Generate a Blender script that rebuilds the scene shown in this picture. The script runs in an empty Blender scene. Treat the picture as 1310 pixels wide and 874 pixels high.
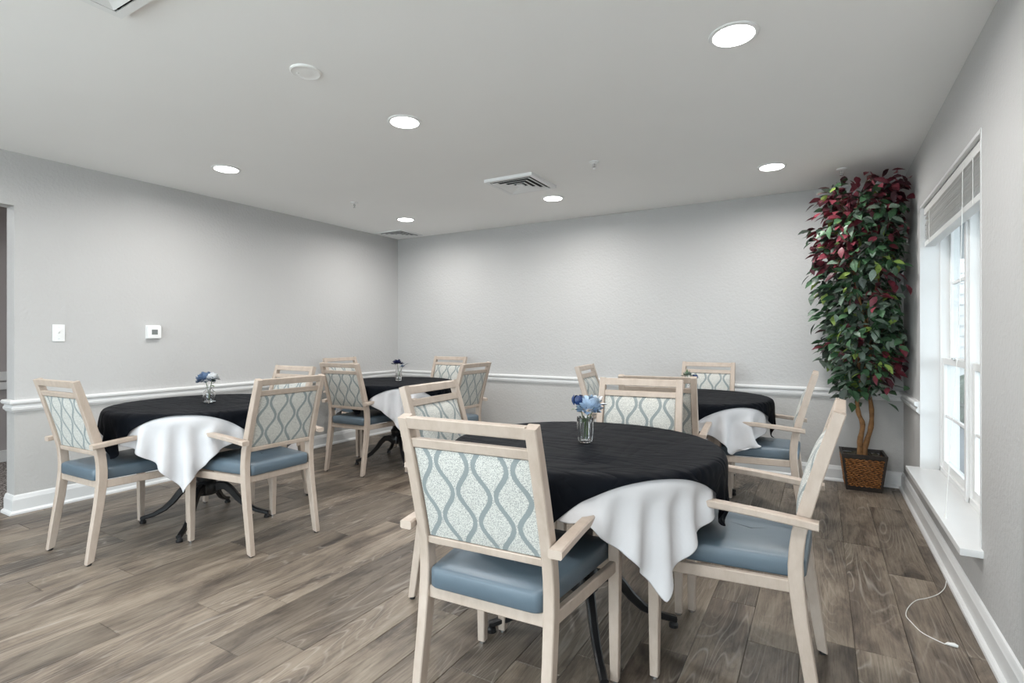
import bpy, bmesh, math, random
import numpy as np
from mathutils import Vector, Matrix

# ------------------------------------------------------------------ camera, world, lights, exposure
scene = bpy.context.scene
COL = scene.collection
CAM_H = 1.2
cam_data = bpy.data.cameras.new('camera')
cam = bpy.data.objects.new('camera', cam_data)
COL.objects.link(cam)
cam.location = (0, 0, CAM_H)
cam.rotation_euler = (math.pi / 2, 0, math.atan2(395, 681))
cam_data.sensor_width = 36.0
cam_data.lens = 36.0 * 681 / 1310
cam_data.shift_y = -7 / 1310
cam_data.clip_start = 0.02
scene.camera = cam

vs = scene.view_settings
vs.view_transform = 'Standard'
vs.look = 'None'
vs.gamma = 1.0
vs.use_curve_mapping = False
vs.exposure = 0.22

world = bpy.data.worlds.new('overcast_sky')
scene.world = world
world.use_nodes = True
bgn = world.node_tree.nodes['Background']
bgn.inputs[0].default_value = (0.86, 0.93, 1.0, 1)
bgn.inputs[1].default_value = 5.8

LED_POWER = 12.0       # watts of each recessed downlight
LED_GLOW = 14.0        # emission of its lens

portal_data = bpy.data.lights.new('window_daylight_portal', 'AREA')
portal_data.shape = 'RECTANGLE'
portal_data.size = 1.5
portal_data.size_y = 1.7
portal_data.cycles.is_portal = True
portal = bpy.data.objects.new('window_daylight_portal', portal_data)
portal.location = (0.70, 3.60, 1.19)
portal.rotation_euler = (0, math.pi / 2, 0)
COL.objects.link(portal)
portal2_data = portal_data.copy()
portal2_data.size, portal2_data.size_y = 4.7, 2.17
portal2 = bpy.data.objects.new('window_daylight_portal', portal2_data)
portal2.location = (-2.05, -1.56, 1.165)
portal2.rotation_euler = (math.pi / 2, 0, 0)
COL.objects.link(portal2)

# ------------------------------------------------------------------ dimensions
XL, XR, YB, YF, ZC = -4.70, 0.565, 5.18, -1.5, 2.44
OPEN_Y0, OPEN_Y1, OPEN_Z = 0.15, 1.42, 2.08            # opening in the left wall
WIN_Y0, WIN_Y1, WIN_Z0, WIN_Z1 = 2.83, 4.37, 0.335, 2.045
R = math.radians

# ------------------------------------------------------------------ material helpers
def srgb(r, g, b):
    f = lambda c: (c / 255 / 12.92) if c / 255 <= 0.04045 else ((c / 255 + 0.055) / 1.055) ** 2.4
    return (f(r), f(g), f(b), 1)

class NT:
    def __init__(self, name):
        self.m = bpy.data.materials.new(name)
        self.m.use_nodes = True
        self.t = self.m.node_tree
        self.b = self.t.nodes['Principled BSDF']
    def n(self, typ, **kw):
        nd = self.t.nodes.new(typ)
        for k, v in kw.items():
            if k.startswith('i_'):
                key = k[2:]
                nd.inputs[int(key) if key.isdigit() else key].default_value = v
            else:
                setattr(nd, k, v)
        return nd
    def l(self, a, b):
        self.t.links.new(a, b)
    def math(self, op, a, b=None, c=None):
        nd = self.n('ShaderNodeMath', operation=op)
        for i, v in enumerate((a, b, c)):
            if v is None: continue
            if isinstance(v, (int, float)): nd.inputs[i].default_value = v
            else: self.l(v, nd.inputs[i])
        return nd.outputs[0]
    def ramp(self, fac, stops, interp='LINEAR'):
        nd = self.n('ShaderNodeValToRGB')
        nd.color_ramp.interpolation = interp
        e = nd.color_ramp.elements
        while len(e) < len(stops): e.new(0.5)
        for el, (p, c) in zip(e, stops):
            el.position = p; el.color = c
        self.l(fac, nd.inputs[0])
        return nd.outputs[0]
    def mix(self, fac, a, b, mode='MIX'):
        nd = self.n('ShaderNodeMix', data_type='RGBA', blend_type=mode)
        for i, v in ((0, fac), (6, a), (7, b)):
            if isinstance(v, (int, float, tuple)): nd.inputs[i].default_value = v
            else: self.l(v, nd.inputs[i])
        return nd.outputs[2]
    def bump(self, h, strength=0.3, dist=0.01):
        nd = self.n('ShaderNodeBump', i_Strength=strength, i_Distance=dist)
        self.l(h, nd.inputs['Height'])
        self.l(nd.outputs[0], self.b.inputs['Normal'])
    def coords(self, out='Object', scale=(1, 1, 1), rot=(0, 0, 0)):
        tc = self.n('ShaderNodeTexCoord')
        mp = self.n('ShaderNodeMapping')
        mp.inputs['Scale'].default_value = scale
        mp.inputs['Rotation'].default_value = rot
        self.l(tc.outputs[out], mp.inputs[0])
        return mp.outputs[0]
    def noise(self, vec, scale, detail=3, rough=0.5, **kw):
        nd = self.n('ShaderNodeTexNoise', **kw)
        nd.inputs['Scale'].default_value = scale
        nd.inputs['Detail'].default_value = detail
        nd.inputs['Roughness'].default_value = rough
        if vec is not None: self.l(vec, nd.inputs['Vector'])
        return nd

def plain(name, col, rough=0.5, metal=0.0, noise_amt=0.06, noise_scale=8, bump=None, **inputs):
    k = NT(name)
    v = k.coords()
    n = k.noise(v, noise_scale, 4)
    lo = tuple(c * (1 - noise_amt) for c in col[:3]) + (1,)
    hi = tuple(min(1, c * (1 + noise_amt)) for c in col[:3]) + (1,)
    k.l(k.ramp(n.outputs[0], [(0.3, lo), (0.7, hi)]), k.b.inputs['Base Color'])
    k.b.inputs['Roughness'].default_value = rough
    k.b.inputs['Metallic'].default_value = metal
    for key, val in inputs.items():
        k.b.inputs[key.replace('_', ' ')].default_value = val
    if bump:
        nb = k.noise(v, bump[0], 2)
        k.bump(nb.outputs[0], bump[1], bump[2])
    return k.m

M = {}
def wall_mat(name, col):
    k = NT(name)
    v = k.coords()
    n = k.noise(v, 1.3, 2)
    lo = tuple(c * 0.97 for c in col[:3]) + (1,)
    k.l(k.ramp(n.outputs[0], [(0.35, lo), (0.65, col)]), k.b.inputs['Base Color'])
    k.b.inputs['Roughness'].default_value = 0.62
    peel = k.noise(v, 46, 3, 0.55)
    k.bump(peel.outputs[0], 0.33, 0.011)
    return k.m
M['wall'] = wall_mat('wall_paint_light_grey', (0.535, 0.528, 0.52, 1))
M['wall_low'] = wall_mat('wall_paint_grey_dado', (0.52, 0.51, 0.495, 1))
M['hall'] = wall_mat('wall_paint_mauve_grey', (0.42, 0.385, 0.38, 1))
M['ceiling'] = plain('ceiling_paint', (0.93, 0.92, 0.90, 1), 0.8, noise_amt=0.015, noise_scale=1.0, bump=(90, 0.08, 0.004))
M['trim'] = plain('white_trim_paint', (0.76, 0.76, 0.755, 1), 0.32, noise_amt=0.01)
M['vinyl'] = plain('white_window_vinyl', (0.84, 0.84, 0.83, 1), 0.35, noise_amt=0.01)
M['blind'] = plain('blind_slat_white', (0.74, 0.73, 0.71, 1), 0.4, noise_amt=0.02)
M['plastic'] = plain('white_plastic', (0.86, 0.86, 0.85, 1), 0.35, noise_amt=0.01)
M['screen'] = plain('grey_lcd', srgb(120, 124, 122), 0.25, noise_amt=0.02)
M['dark'] = plain('dark_void', (0.012, 0.012, 0.012, 1), 0.7)
M['chrome'] = plain('chrome', (0.62, 0.62, 0.62, 1), 0.22, 1.0, noise_amt=0.02)
M['rubber'] = plain('black_rubber', (0.02, 0.02, 0.02, 1), 0.5)
M['iron'] = plain('black_cast_iron', (0.012, 0.012, 0.013, 1), 0.28, noise_amt=0.2, bump=(60, 0.1, 0.003))
M['tabletop'] = plain('brown_laminate', srgb(95, 70, 52), 0.4, noise_amt=0.1)
M['cord'] = plain('white_cord', (0.8, 0.79, 0.76, 1), 0.6)

def chair_wood():
    k = NT('whitewashed_ash')
    v = k.coords(scale=(1, 1, 1))
    oi = k.n('ShaderNodeObjectInfo')
    n1 = k.noise(k.coords(scale=(34, 34, 14)), 1.0, 4, 0.6)
    n2 = k.noise(k.coords(scale=(5, 5, 2)), 1.0, 2)
    c1 = k.ramp(n1.outputs[0], [(0.25, srgb(172, 156, 142)), (0.55, srgb(186, 171, 158)), (0.85, srgb(197, 184, 172))])
    c2 = k.mix(0.25, c1, k.ramp(n2.outputs[0], [(0.3, srgb(172, 154, 138)), (0.7, srgb(198, 184, 170))]))
    k.l(c2, k.b.inputs['Base Color'])
    k.b.inputs['Roughness'].default_value = 0.42
    k.bump(n1.outputs[0], 0.08, 0.002)
    return k.m
M['wood'] = chair_wood()

def seat_mat():
    k = NT('blue_grey_seat_vinyl')
    n = k.noise(k.coords(), 3.0, 2)
    k.l(k.ramp(n.outputs[0], [(0.3, srgb(88, 103, 114)), (0.7, srgb(98, 113, 124))]), k.b.inputs['Base Color'])
    k.b.inputs['Roughness'].default_value = 0.38
    g = k.noise(k.coords(), 420, 2)
    n2 = k.noise(k.coords(), 9, 2)
    k.bump(k.math('ADD', k.math('MULTIPLY', g.outputs[0], 0.12), n2.outputs[0]), 0.12, 0.01)
    return k.m
M['seat'] = seat_mat()

def panel_mat():
    # off-white woven cloth with mirrored wavy grey stripes (ogee) and a fine speckle
    k = NT('ogee_stripe_upholstery')
    tc = k.n('ShaderNodeTexCoord')
    sp = k.n('ShaderNodeSeparateXYZ')
    k.l(tc.outputs['Object'], sp.inputs[0])
    S, A, P, W = 0.0625, 0.0212, 0.172, 0.0150
    wob = k.noise(tc.outputs['Object'], 130, 2)
    ph = k.math('MULTIPLY', k.math('ADD', sp.outputs[2], -0.79), 2 * math.pi / P)
    sn = k.math('SINE', ph)
    t = k.math('PINGPONG', k.math('ADD', sp.outputs[0], 20.0 * S), S)
    line = k.math('SUBTRACT', 0.5 * S, k.math('MULTIPLY', sn, A))
    d = k.math('ABSOLUTE', k.math('SUBTRACT', t, line))
    d = k.math('ADD', d, k.math('MULTIPLY', k.math('SUBTRACT', wob.outputs[0], 0.5), 0.004))
    # stripes narrow where they run steeply
    wid = k.math('ADD', W * 0.5, k.math('MULTIPLY', k.math('ABSOLUTE', k.math('COSINE', ph)), 0.0025))
    mask = k.math('SMOOTH_MIN', 1.0, k.math('MAXIMUM', 0.0, k.math('MULTIPLY', k.math('SUBTRACT', wid, d), 900)), 0.01)
    sk = k.n('ShaderNodeTexVoronoi', feature='F1')
    sk.inputs['Scale'].default_value = 300
    k.l(tc.outputs['Object'], sk.inputs['Vector'])
    speck = k.ramp(sk.outputs['Distance'], [(0.28, srgb(128, 131, 131)), (0.52, srgb(204, 203, 197))])
    n3 = k.noise(tc.outputs['Object'], 22, 2)
    base = k.mix(k.math('MULTIPLY', n3.outputs[0], 0.35), speck, srgb(190, 190, 180))
    col = k.mix(mask, base, srgb(134, 142, 142))
    k.l(col, k.b.inputs['Base Color'])
    k.b.inputs['Roughness'].default_value = 0.75
    k.b.inputs['Sheen Weight'].default_value = 0.1
    k.bump(sk.outputs['Distance'], 0.12, 0.002)
    return k.m
M['panel'] = panel_mat()

def cloth_mat(name, col, rough, crease):
    k = NT(name)
    v = k.coords()
    n = k.noise(v, 4, 3)
    lo = tuple(c * 0.9 for c in col[:3]) + (1,)
    k.l(k.ramp(n.outputs[0], [(0.3, lo), (0.7, col)]), k.b.inputs['Base Color'])
    k.b.inputs['Roughness'].default_value = rough
    k.b.inputs['Specular IOR Level'].default_value = 0.07
    n1 = k.noise(k.coords(scale=(2.2, 9, 5), rot=(0, 0, 0.6)), 1.0, 2, 0.45, noise_dimensions='3D')
    n1.inputs['Distortion'].default_value = 0.8
    n2 = k.noise(k.coords(scale=(10, 2.4, 5), rot=(0, 0, 0.35)), 1.0, 2, 0.4)
    rid = k.math('ADD', k.math('ABSOLUTE', k.math('SUBTRACT', n1.outputs[0], 0.5)),
                 k.math('MULTIPLY', k.math('ABSOLUTE', k.math('SUBTRACT', n2.outputs[0], 0.5)), 0.6))
    k.bump(k.math('POWER', rid, 0.6), crease, 0.02)
    return k.m
M['black'] = cloth_mat('black_tablecloth_fabric', (0.003, 0.0042, 0.007, 1), 0.6, 1.0)
M['white'] = cloth_mat('white_tablecloth_fabric', (0.68, 0.67, 0.68, 1), 0.75, 0.08)

def plank_mat():
    k = NT('limed_oak_vinyl_plank')
    tc = k.n('ShaderNodeTexCoord')
    oi = k.n('ShaderNodeObjectInfo')
    off = k.n('ShaderNodeVectorMath', operation='SCALE')
    off.inputs[0].default_value = (37.0, 91.0, 53.0)
    k.l(oi.outputs['Random'], off.inputs['Scale'])
    vadd = k.n('ShaderNodeVectorMath', operation='ADD')
    k.l(tc.outputs['Object'], vadd.inputs[0]); k.l(off.outputs[0], vadd.inputs[1])
    def mapped(scale):
        mp = k.n('ShaderNodeMapping'); mp.inputs['Scale'].default_value = scale
        k.l(vadd.outputs[0], mp.inputs[0]); return mp.outputs[0]
    big = k.noise(mapped((8.0, 2.0, 1)), 1.0, 6, 0.66)          # dark smoky patches
    big.inputs['Distortion'].default_value = 0.7
    gr = k.noise(mapped((110, 5.0, 1)), 1.0, 6, 0.75)             # long grain
    cn = k.noise(mapped((5.0, 0.55, 1)), 1.0, 1.5, 0.45)          # contour lines of a slow noise give cathedral grain
    cn.inputs['Distortion'].default_value = 0.25
    fl = k.noise(mapped((3.0, 1.2, 1)), 1.0, 2)
    con = k.math('PINGPONG', k.math('MULTIPLY', cn.outputs[0], 36.0), 0.5)
    line = k.math('MAXIMUM', 0.0, k.math('SUBTRACT', 1.0, k.math('MULTIPLY', con, 7.5)))
    line = k.math('MULTIPLY', line, k.math('MAXIMUM', 0.0, k.math('MULTIPLY', k.math('SUBTRACT', fl.outputs[0], 0.42), 4.0)))
    line = k.math('MINIMUM', line, 1.0)
    base = k.ramp(big.outputs[0], [(0.30, srgb(72, 65, 60)), (0.41, srgb(112, 102, 93)), (0.52, srgb(142, 131, 119)), (0.68, srgb(164, 154, 141))])
    tone = k.ramp(oi.outputs['Random'], [(0.0, srgb(196, 194, 192)), (0.3, srgb(224, 220, 215)), (0.6, srgb(242, 238, 233)), (1.0, srgb(255, 251, 246))])
    c = k.mix(1.0, base, tone, 'MULTIPLY')
    grain = k.ramp(gr.outputs[0], [(0.30, srgb(150, 142, 136)), (0.5, srgb(232, 230, 228)), (0.72, srgb(255, 255, 255))])
    c = k.mix(0.75, c, grain, 'MULTIPLY')
    lime = k.math('MULTIPLY', line, 0.42)
    c = k.mix(lime, c, srgb(196, 188, 178))
    k.l(c, k.b.inputs['Base Color'])
    k.l(k.ramp(gr.outputs[0], [(0.3, (0.5, 0.5, 0.5, 1)), (0.7, (0.36, 0.36, 0.36, 1))]), k.b.inputs['Roughness'])
    k.bump(k.math('ADD', gr.outputs[0], k.math('MULTIPLY', line, 0.3)), 0.10, 0.002)
    return k.m
M['plank'] = plank_mat()

def carpet_mat():
    k = NT('speckled_hall_carpet')
    n = k.noise(k.coords(), 55, 3, 0.7)
    k.l(k.ramp(n.outputs[0], [(0.40, srgb(60, 55, 54)), (0.5, srgb(120, 112, 108)), (0.62, srgb(196, 190, 186))]), k.b.inputs['Base Color'])
    k.b.inputs['Roughness'].default_value = 0.95
    return k.m
M['carpet'] = carpet_mat()

def glass_mat(name, rough=0.0, tint=(1, 1, 1, 1), ior=1.45):
    k = NT(name)
    k.b.inputs['Base Color'].default_value = tint
    k.b.inputs['Transmission Weight'].default_value = 1.0
    k.b.inputs['Roughness'].default_value = rough
    k.b.inputs['IOR'].default_value = ior
    n = k.noise(k.coords(), 30, 1)
    k.bump(n.outputs[0], 0.02, 0.001)
    return k.m
M['glass'] = glass_mat('clear_vase_glass')
def pane_mat():
    k = NT('window_glass')
    tr = k.n('ShaderNodeBsdfTransparent'); tr.inputs[0].default_value = (0.93, 0.96, 0.96, 1)
    gl = k.n('ShaderNodeBsdfGlossy'); gl.inputs['Roughness'].default_value = 0.02
    fr = k.n('ShaderNodeFresnel'); fr.inputs['IOR'].default_value = 1.33
    nz = k.noise(k.coords(), 2.0, 1)
    k.l(k.math('MULTIPLY', nz.outputs[0], 0.03), gl.inputs['Roughness'])
    mx = k.n('ShaderNodeMixShader')
    geo = k.n('ShaderNodeNewGeometry')          # no second reflection where the ray leaves the thin pane
    k.l(k.math('MULTIPLY', fr.outputs[0], k.math('SUBTRACT', 1.0, geo.outputs['Backfacing'])), mx.inputs[0]); k.l(tr.outputs[0], mx.inputs[1]); k.l(gl.outputs[0], mx.inputs[2])
    out = k.t.nodes['Material Output']
    k.l(mx.outputs[0], out.inputs[0])
    return k.m
M['pane'] = pane_mat()

def glow_mat(name, strength):
    k = NT(name)
    k.b.inputs['Base Color'].default_value = (0.9, 0.9, 0.9, 1)
    k.b.inputs['Emission Color'].default_value = (1.0, 0.985, 0.96, 1)
    k.b.inputs['Emission Strength'].default_value = strength
    return k.m
M['led'] = glow_mat('led_lens', LED_GLOW)

def leaf_mat(name, lo, hi):
    k = NT(name)
    n = k.noise(k.coords(), 14, 3)
    k.l(k.ramp(n.outputs[0], [(0.3, lo), (0.7, hi)]), k.b.inputs['Base Color'])
    k.b.inputs['Roughness'].default_value = 0.42
    k.b.inputs['Subsurface Weight'].default_value = 0.0
    return k.m
M['leaf_green'] = leaf_mat('leaf_green', srgb(44, 74, 50), srgb(74, 108, 74))
M['leaf_dark'] = leaf_mat('leaf_dark_green', srgb(32, 44, 36), srgb(54, 70, 58))
M['leaf_grey'] = leaf_mat('leaf_grey_green', srgb(88, 106, 92), srgb(124, 140, 124))
M['leaf_lime'] = leaf_mat('leaf_lime', srgb(122, 150, 70), srgb(158, 178, 92))
M['leaf_burgundy'] = leaf_mat('leaf_burgundy', srgb(84, 34, 42), srgb(128, 54, 66))
M['leaf_plum'] = leaf_mat('leaf_dark_plum', srgb(48, 24, 30), srgb(84, 42, 50))
M['leaf_rose'] = leaf_mat('leaf_rose', srgb(120, 50, 62), srgb(150, 74, 86))
M['bark'] = plain('ficus_bark', srgb(142, 104, 66), 0.8, noise_amt=0.35, noise_scale=26, bump=(50, 0.5, 0.006))
M['twig'] = plain('brown_twig', srgb(86, 68, 50), 0.8, noise_amt=0.2)
M['wicker'] = plain('amber_wicker', srgb(150, 100, 56), 0.5, noise_amt=0.5, noise_scale=60, bump=(120, 0.3, 0.003))
M['wicker_dark'] = plain('dark_stained_wicker', srgb(44, 36, 30), 0.5, noise_amt=0.3, noise_scale=40)
M['moss'] = plain('dry_moss', srgb(74, 70, 58), 0.95, noise_amt=0.4, noise_scale=50, bump=(80, 0.6, 0.01))
M['petal_navy'] = leaf_mat('petal_navy', srgb(20, 40, 82), srgb(38, 68, 118))
M['petal_sky'] = leaf_mat('petal_sky_blue', srgb(158, 184, 212), srgb(202, 218, 234))
M['petal_slate'] = leaf_mat('petal_slate_blue', srgb(82, 104, 138), srgb(130, 152, 180))
M['petal_white'] = leaf_mat('petal_white', srgb(214, 218, 222), srgb(240, 240, 240))
M['petal_indigo'] = leaf_mat('petal_dark_indigo', srgb(28, 30, 62), srgb(58, 62, 106))
M['stem'] = leaf_mat('flower_stem_green', srgb(58, 84, 50), srgb(98, 122, 72))
M['asphalt'] = plain('asphalt', srgb(78, 82, 86), 0.9, noise_amt=0.15, noise_scale=3)
M['concrete'] = plain('pale_concrete', (0.72, 0.71, 0.69, 1), 0.9, noise_amt=0.06, noise_scale=2)
M['siding'] = plain('white_siding', (0.55, 0.55, 0.54, 1), 0.6, noise_amt=0.03)
M['hedge'] = plain('hedge_leaves', srgb(60, 76, 58), 0.9, noise_amt=0.5, noise_scale=9, bump=(12, 0.8, 0.1))

# ------------------------------------------------------------------ mesh helpers
class MB:
    """collects shapes; build() links them as one mesh object"""
    def __init__(self):
        self.v = []; self.f = []; self.mi = []; self.mat = 0
    def add(self, verts, faces):
        o = len(self.v)
        self.v += [tuple(p) for p in verts]
        self.f += [tuple(o + i for i in fc) for fc in faces]
        self.mi += [self.mat] * len(faces)
        return self
    def box(self, x0, x1, y0, y1, z0, z1, bev=0.0):
        bm = bmesh.new()
        bmesh.ops.create_cube(bm, size=1.0)
        for p in bm.verts:
            p.co = Vector(((x0 + x1) / 2 + p.co.x * (x1 - x0), (y0 + y1) / 2 + p.co.y * (y1 - y0), (z0 + z1) / 2 + p.co.z * (z1 - z0)))
        if bev > 0:
            bmesh.ops.bevel(bm, geom=list(bm.edges), offset=bev, segments=2, profile=0.7, affect='EDGES')
        bm.verts.index_update()
        self.add([p.co[:] for p in bm.verts], [[q.index for q in fc.verts] for fc in bm.faces])
        bm.free()
        return self
    def loft(self, rings, closed=True, caps=True):
        n = len(rings[0]); vs_ = [p for r in rings for p in r]; fs = []
        for i in range(len(rings) - 1):
            for j in range(n if closed else n - 1):
                a, b = i * n + j, i * n + (j + 1) % n
                fs.append((a, b, b + n, a + n))
        if caps and closed:
            fs.append(tuple(reversed(range(n)))); fs.append(tuple((len(rings) - 1) * n + j for j in range(n)))
        return self.add(vs_, fs)
    def tube(self, pts, rad, seg=8, caps=True):
        pts = [Vector(p) for p in pts]
        if not isinstance(rad, (list, tuple)): rad = [rad] * len(pts)
        rings = []; up = None
        for i, p in enumerate(pts):
            t = (pts[min(i + 1, len(pts) - 1)] - pts[max(i - 1, 0)]).normalized()
            if up is None:
                up = Vector((0, 0, 1)) if abs(t.z) < 0.9 else Vector((1, 0, 0))
            a = (up - t * up.dot(t)).normalized(); b = t.cross(a); up = a
            rings.append([p + (a * math.cos(2 * math.pi * k / seg) + b * math.sin(2 * math.pi * k / seg)) * rad[i] for k in range(seg)])
        return self.loft(rings, True, caps)
    def lathe(self, prof, cx=0, cy=0, seg=24, caps=True):
        rings = [[(cx + r * math.cos(2 * math.pi * k / seg), cy + r * math.sin(2 * math.pi * k / seg), z) for k in range(seg)] for r, z in prof]
        return self.loft(rings, True, caps)
    def beam(self, stations, bev=0.003):
        """stations: (centre, half-vector a, half-vector b): a bar of chamfered rectangular section"""
        rings = []
        for c, a, b in stations:
            c, a, b = Vector(c), Vector(a), Vector(b)
            ka, kb = max(0.2, 1 - bev / a.length), max(0.2, 1 - bev / b.length)
            rings.append([c + a * sa + b * sb for sa, sb in ((1, kb), (ka, 1), (-ka, 1), (-1, kb), (-1, -kb), (-ka, -1), (ka, -1), (1, -kb))])
        return self.loft(rings)
    def prism_x(self, prof, x0, x1):      # profile in (y, z)
        return self.loft([[(x, p[0], p[1]) for p in prof] for x in (x0, x1)])
    def build(self, name, mats, parent=None, smooth=False, angle=40):
        me = bpy.data.meshes.new(name)
        me.from_pydata(self.v, [], self.f)
        if not isinstance(mats, (list, tuple)): mats = [mats]
        for m in mats: me.materials.append(M[m])
        if len(mats) > 1: me.polygons.foreach_set('material_index', self.mi)
        bm = bmesh.new(); bm.from_mesh(me)
        bmesh.ops.recalc_face_normals(bm, faces=list(bm.faces))
        bm.to_mesh(me); bm.free()
        if smooth:
            me.polygons.foreach_set('use_smooth', [True] * len(me.polygons))
            try: me.set_sharp_from_angle(angle=R(angle))
            except Exception: pass
        me.update()
        return link(name, me, parent)

def link(name, me, parent=None):
    o = bpy.data.objects.new(name, me)
    COL.objects.link(o)
    if parent is not None: o.parent = parent
    return o

def tag(o, label=None, cat=None, group=None, kind=None):
    if label: o['label'] = label
    if cat: o['category'] = cat
    if group: o['group'] = group
    if kind: o['kind'] = kind
    return o

def thing(name, label, cat, loc=(0, 0, 0), rz=0.0, group=None):
    o = bpy.data.objects.new(name, None)
    o.empty_display_size = 0.1
    COL.objects.link(o)
    o.location = loc; o.rotation_euler = (0, 0, rz)
    return tag(o, label, cat, group)

def struct(o, label=None, cat=None):
    return tag(o, label, cat, kind='structure')

def copy_tree(o, parent=None):
    c = o.copy(); COL.objects.link(c)
    if parent is not None: c.parent = parent
    for ch in list(o.children): copy_tree(ch, c)
    return c

# ------------------------------------------------------------------ the room shell
TH = 0.13
DADO = 0.72
def wall(name, label, segs_up, segs_low, mat_up='wall', mat_low='wall_low'):
    mb = MB()
    for s in segs_up: mb.box(*s)
    o = struct(mb.build(name, mat_up), label, 'wall')
    if segs_low:
        lo = MB()
        for s in segs_low: lo.box(*s)
        lo.build('dado', mat_low, o)
    return o
wall('wall_left', 'long light grey wall carrying the light switch and thermostat',
     [(XL - TH, XL, OPEN_Y1, YB, DADO, ZC), (XL - TH, XL, OPEN_Y0, OPEN_Y1, OPEN_Z, ZC), (XL - TH, XL, YF, OPEN_Y0, DADO, ZC)],
     [(XL - TH, XL, OPEN_Y1, YB, -0.01, DADO), (XL - TH, XL, YF, OPEN_Y0, -0.01, DADO)])
wall('wall_back', 'bare light grey end wall behind the far tables',
     [(XL - TH, XR + 0.2, YB, YB + 0.12, DADO, ZC)], [(XL - TH, XR + 0.2, YB, YB + 0.12, -0.01, DADO)])
WX = XR + 0.2
wall('wall_right', 'light grey textured wall with the recessed window',
     [(XR, WX, YF, WIN_Y0, -0.01, ZC), (XR, WX, WIN_Y0, WIN_Y1, -0.01, WIN_Z0 - 0.03), (XR, WX, WIN_Y0, WIN_Y1, WIN_Z1, ZC), (XR, WX, WIN_Y1, YB, DADO, ZC)],
     [(XR, WX, WIN_Y1, YB, -0.01, DADO)])
FW0, FW1, FZ0, FZ1 = -4.4, 0.3, 0.08, 2.25             # added glazed doors behind the viewpoint, unseen, for even fill daylight
wall('wall_front', 'light grey wall behind the viewpoint, opened by glazed doors added for fill daylight',
     [(XL - TH, FW0, YF - 0.12, YF, -0.01, ZC), (FW1, WX, YF - 0.12, YF, -0.01, ZC), (FW0, FW1, YF - 0.12, YF, -0.01, FZ0), (FW0, FW1, YF - 0.12, YF, FZ1, ZC)], [])
w3 = tag(bpy.data.objects.new('fill_window', None), 'wide glazed doors added behind the viewpoint for fill daylight', 'window', kind='structure')
COL.objects.link(w3); w3.location = (0, YF - 0.08, 0)
fm = MB().box(FW0, FW1, -0.02, 0.03, FZ0, FZ0 + 0.05).box(FW0, FW1, -0.02, 0.03, FZ1 - 0.05, FZ1)
for q in range(5):
    xq = FW0 + (FW1 - FW0 - 0.05) * q / 4
    fm.box(xq, xq + 0.05, -0.02, 0.03, FZ0 + 0.05, FZ1 - 0.05)
fm.build('window_frame', 'vinyl', w3)
for q in range(4):
    xq = FW0 + (FW1 - FW0 - 0.05) * q / 4
    MB().box(xq + 0.05, xq + (FW1 - FW0 - 0.05) / 4, 0.002, 0.006, FZ0 + 0.05, FZ1 - 0.05).build('pane', 'pane', w3)
struct(MB().box(XL - 2.3, WX, YF - 0.12, YB + 0.12, ZC, ZC + 0.1).build('ceiling', 'ceiling'), 'flat off-white ceiling with recessed downlights', 'ceiling')

# floor: a dark slab with every plank laid on it as its own piece
floor = struct(MB().box(XL - TH, WX, YF - 0.12, YB + 0.12, -0.06, -0.006).build('floor', 'dark'), 'grey-brown limed oak plank floor', 'floor')
rng = random.Random(11)
PW, PL = 0.182, 1.22
plank_cache = {}
def plank_mesh(w, l):
    key = (round(w, 3), round(l, 3))
    if key not in plank_cache:
        x, y, z, b = w / 2 - 0.0006, l / 2 - 0.0006, 0.0, 0.0016
        v = [(-x, -y, -0.006), (x, -y, -0.006), (x, y, -0.006), (-x, y, -0.006),
             (-x, -y, -b), (x, -y, -b), (x, y, -b), (-x, y, -b),
             (-x + b, -y + b, z), (x - b, -y + b, z), (x - b, y - b, z), (-x + b, y - b, z)]
        f = [(8, 9, 10, 11)]
        for k in range(4):
            j = (k + 1) % 4
            f += [(k, j, 4 + j, 4 + k), (4 + k, 4 + j, 8 + j, 8 + k)]
        me = bpy.data.meshes.new('plank'); me.from_pydata(v, [], f); me.materials.append(M['plank']); me.update()
        plank_cache[key] = me
    return plank_cache[key]
x = XL - 0.10
row = 0
while x < XR - 0.001:
    w = min(PW, XR - x)
    y = -1.5 - rng.choice([0.1, 0.3, 0.45, 0.6, 0.8, 0.95, 1.1])
    while y < YB:
        y0, y1 = max(y, YF), min(y + PL, YB)
        if y1 - y0 > 0.03:
            p = link('plank', plank_mesh(w, y1 - y0), floor)
            p.location = (x + w / 2, (y0 + y1) / 2, 0)
        y += PL
    x += PW
    row += 1

# hallway seen through the opening on the left
HX = -6.75
struct(MB().box(HX, XL - 0.10, -0.6, 3.6, -0.06, -0.001).build('floor', 'carpet'), 'speckled grey carpet in the hallway beyond the opening', 'floor')
hw = struct(MB().box(HX - 0.1, HX, -0.7, 3.7, -0.01, ZC).box(HX, XL - TH, 3.6, 3.7, -0.01, ZC).box(HX, XL - TH, -0.7, -0.6, -0.01, ZC).build('wall_hallway', 'hall'), 'mauve-grey hallway wall beyond the opening', 'wall')
struct(MB().box(HX, HX + 0.03, -0.6, 3.6, 0.69, 0.76, 0.006).box(HX, HX + 0.022, -0.6, 3.6, 0.775, 0.86, 0.006).build('trim_1', 'trim'), 'white double moulding on the hallway wall', 'moulding')
struct(MB().box(HX, HX + 0.018, -0.6, 3.6, 0.0, 0.11, 0.004).build('baseboard_hallway', 'trim'), 'white baseboard in the hallway', 'baseboard')

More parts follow.
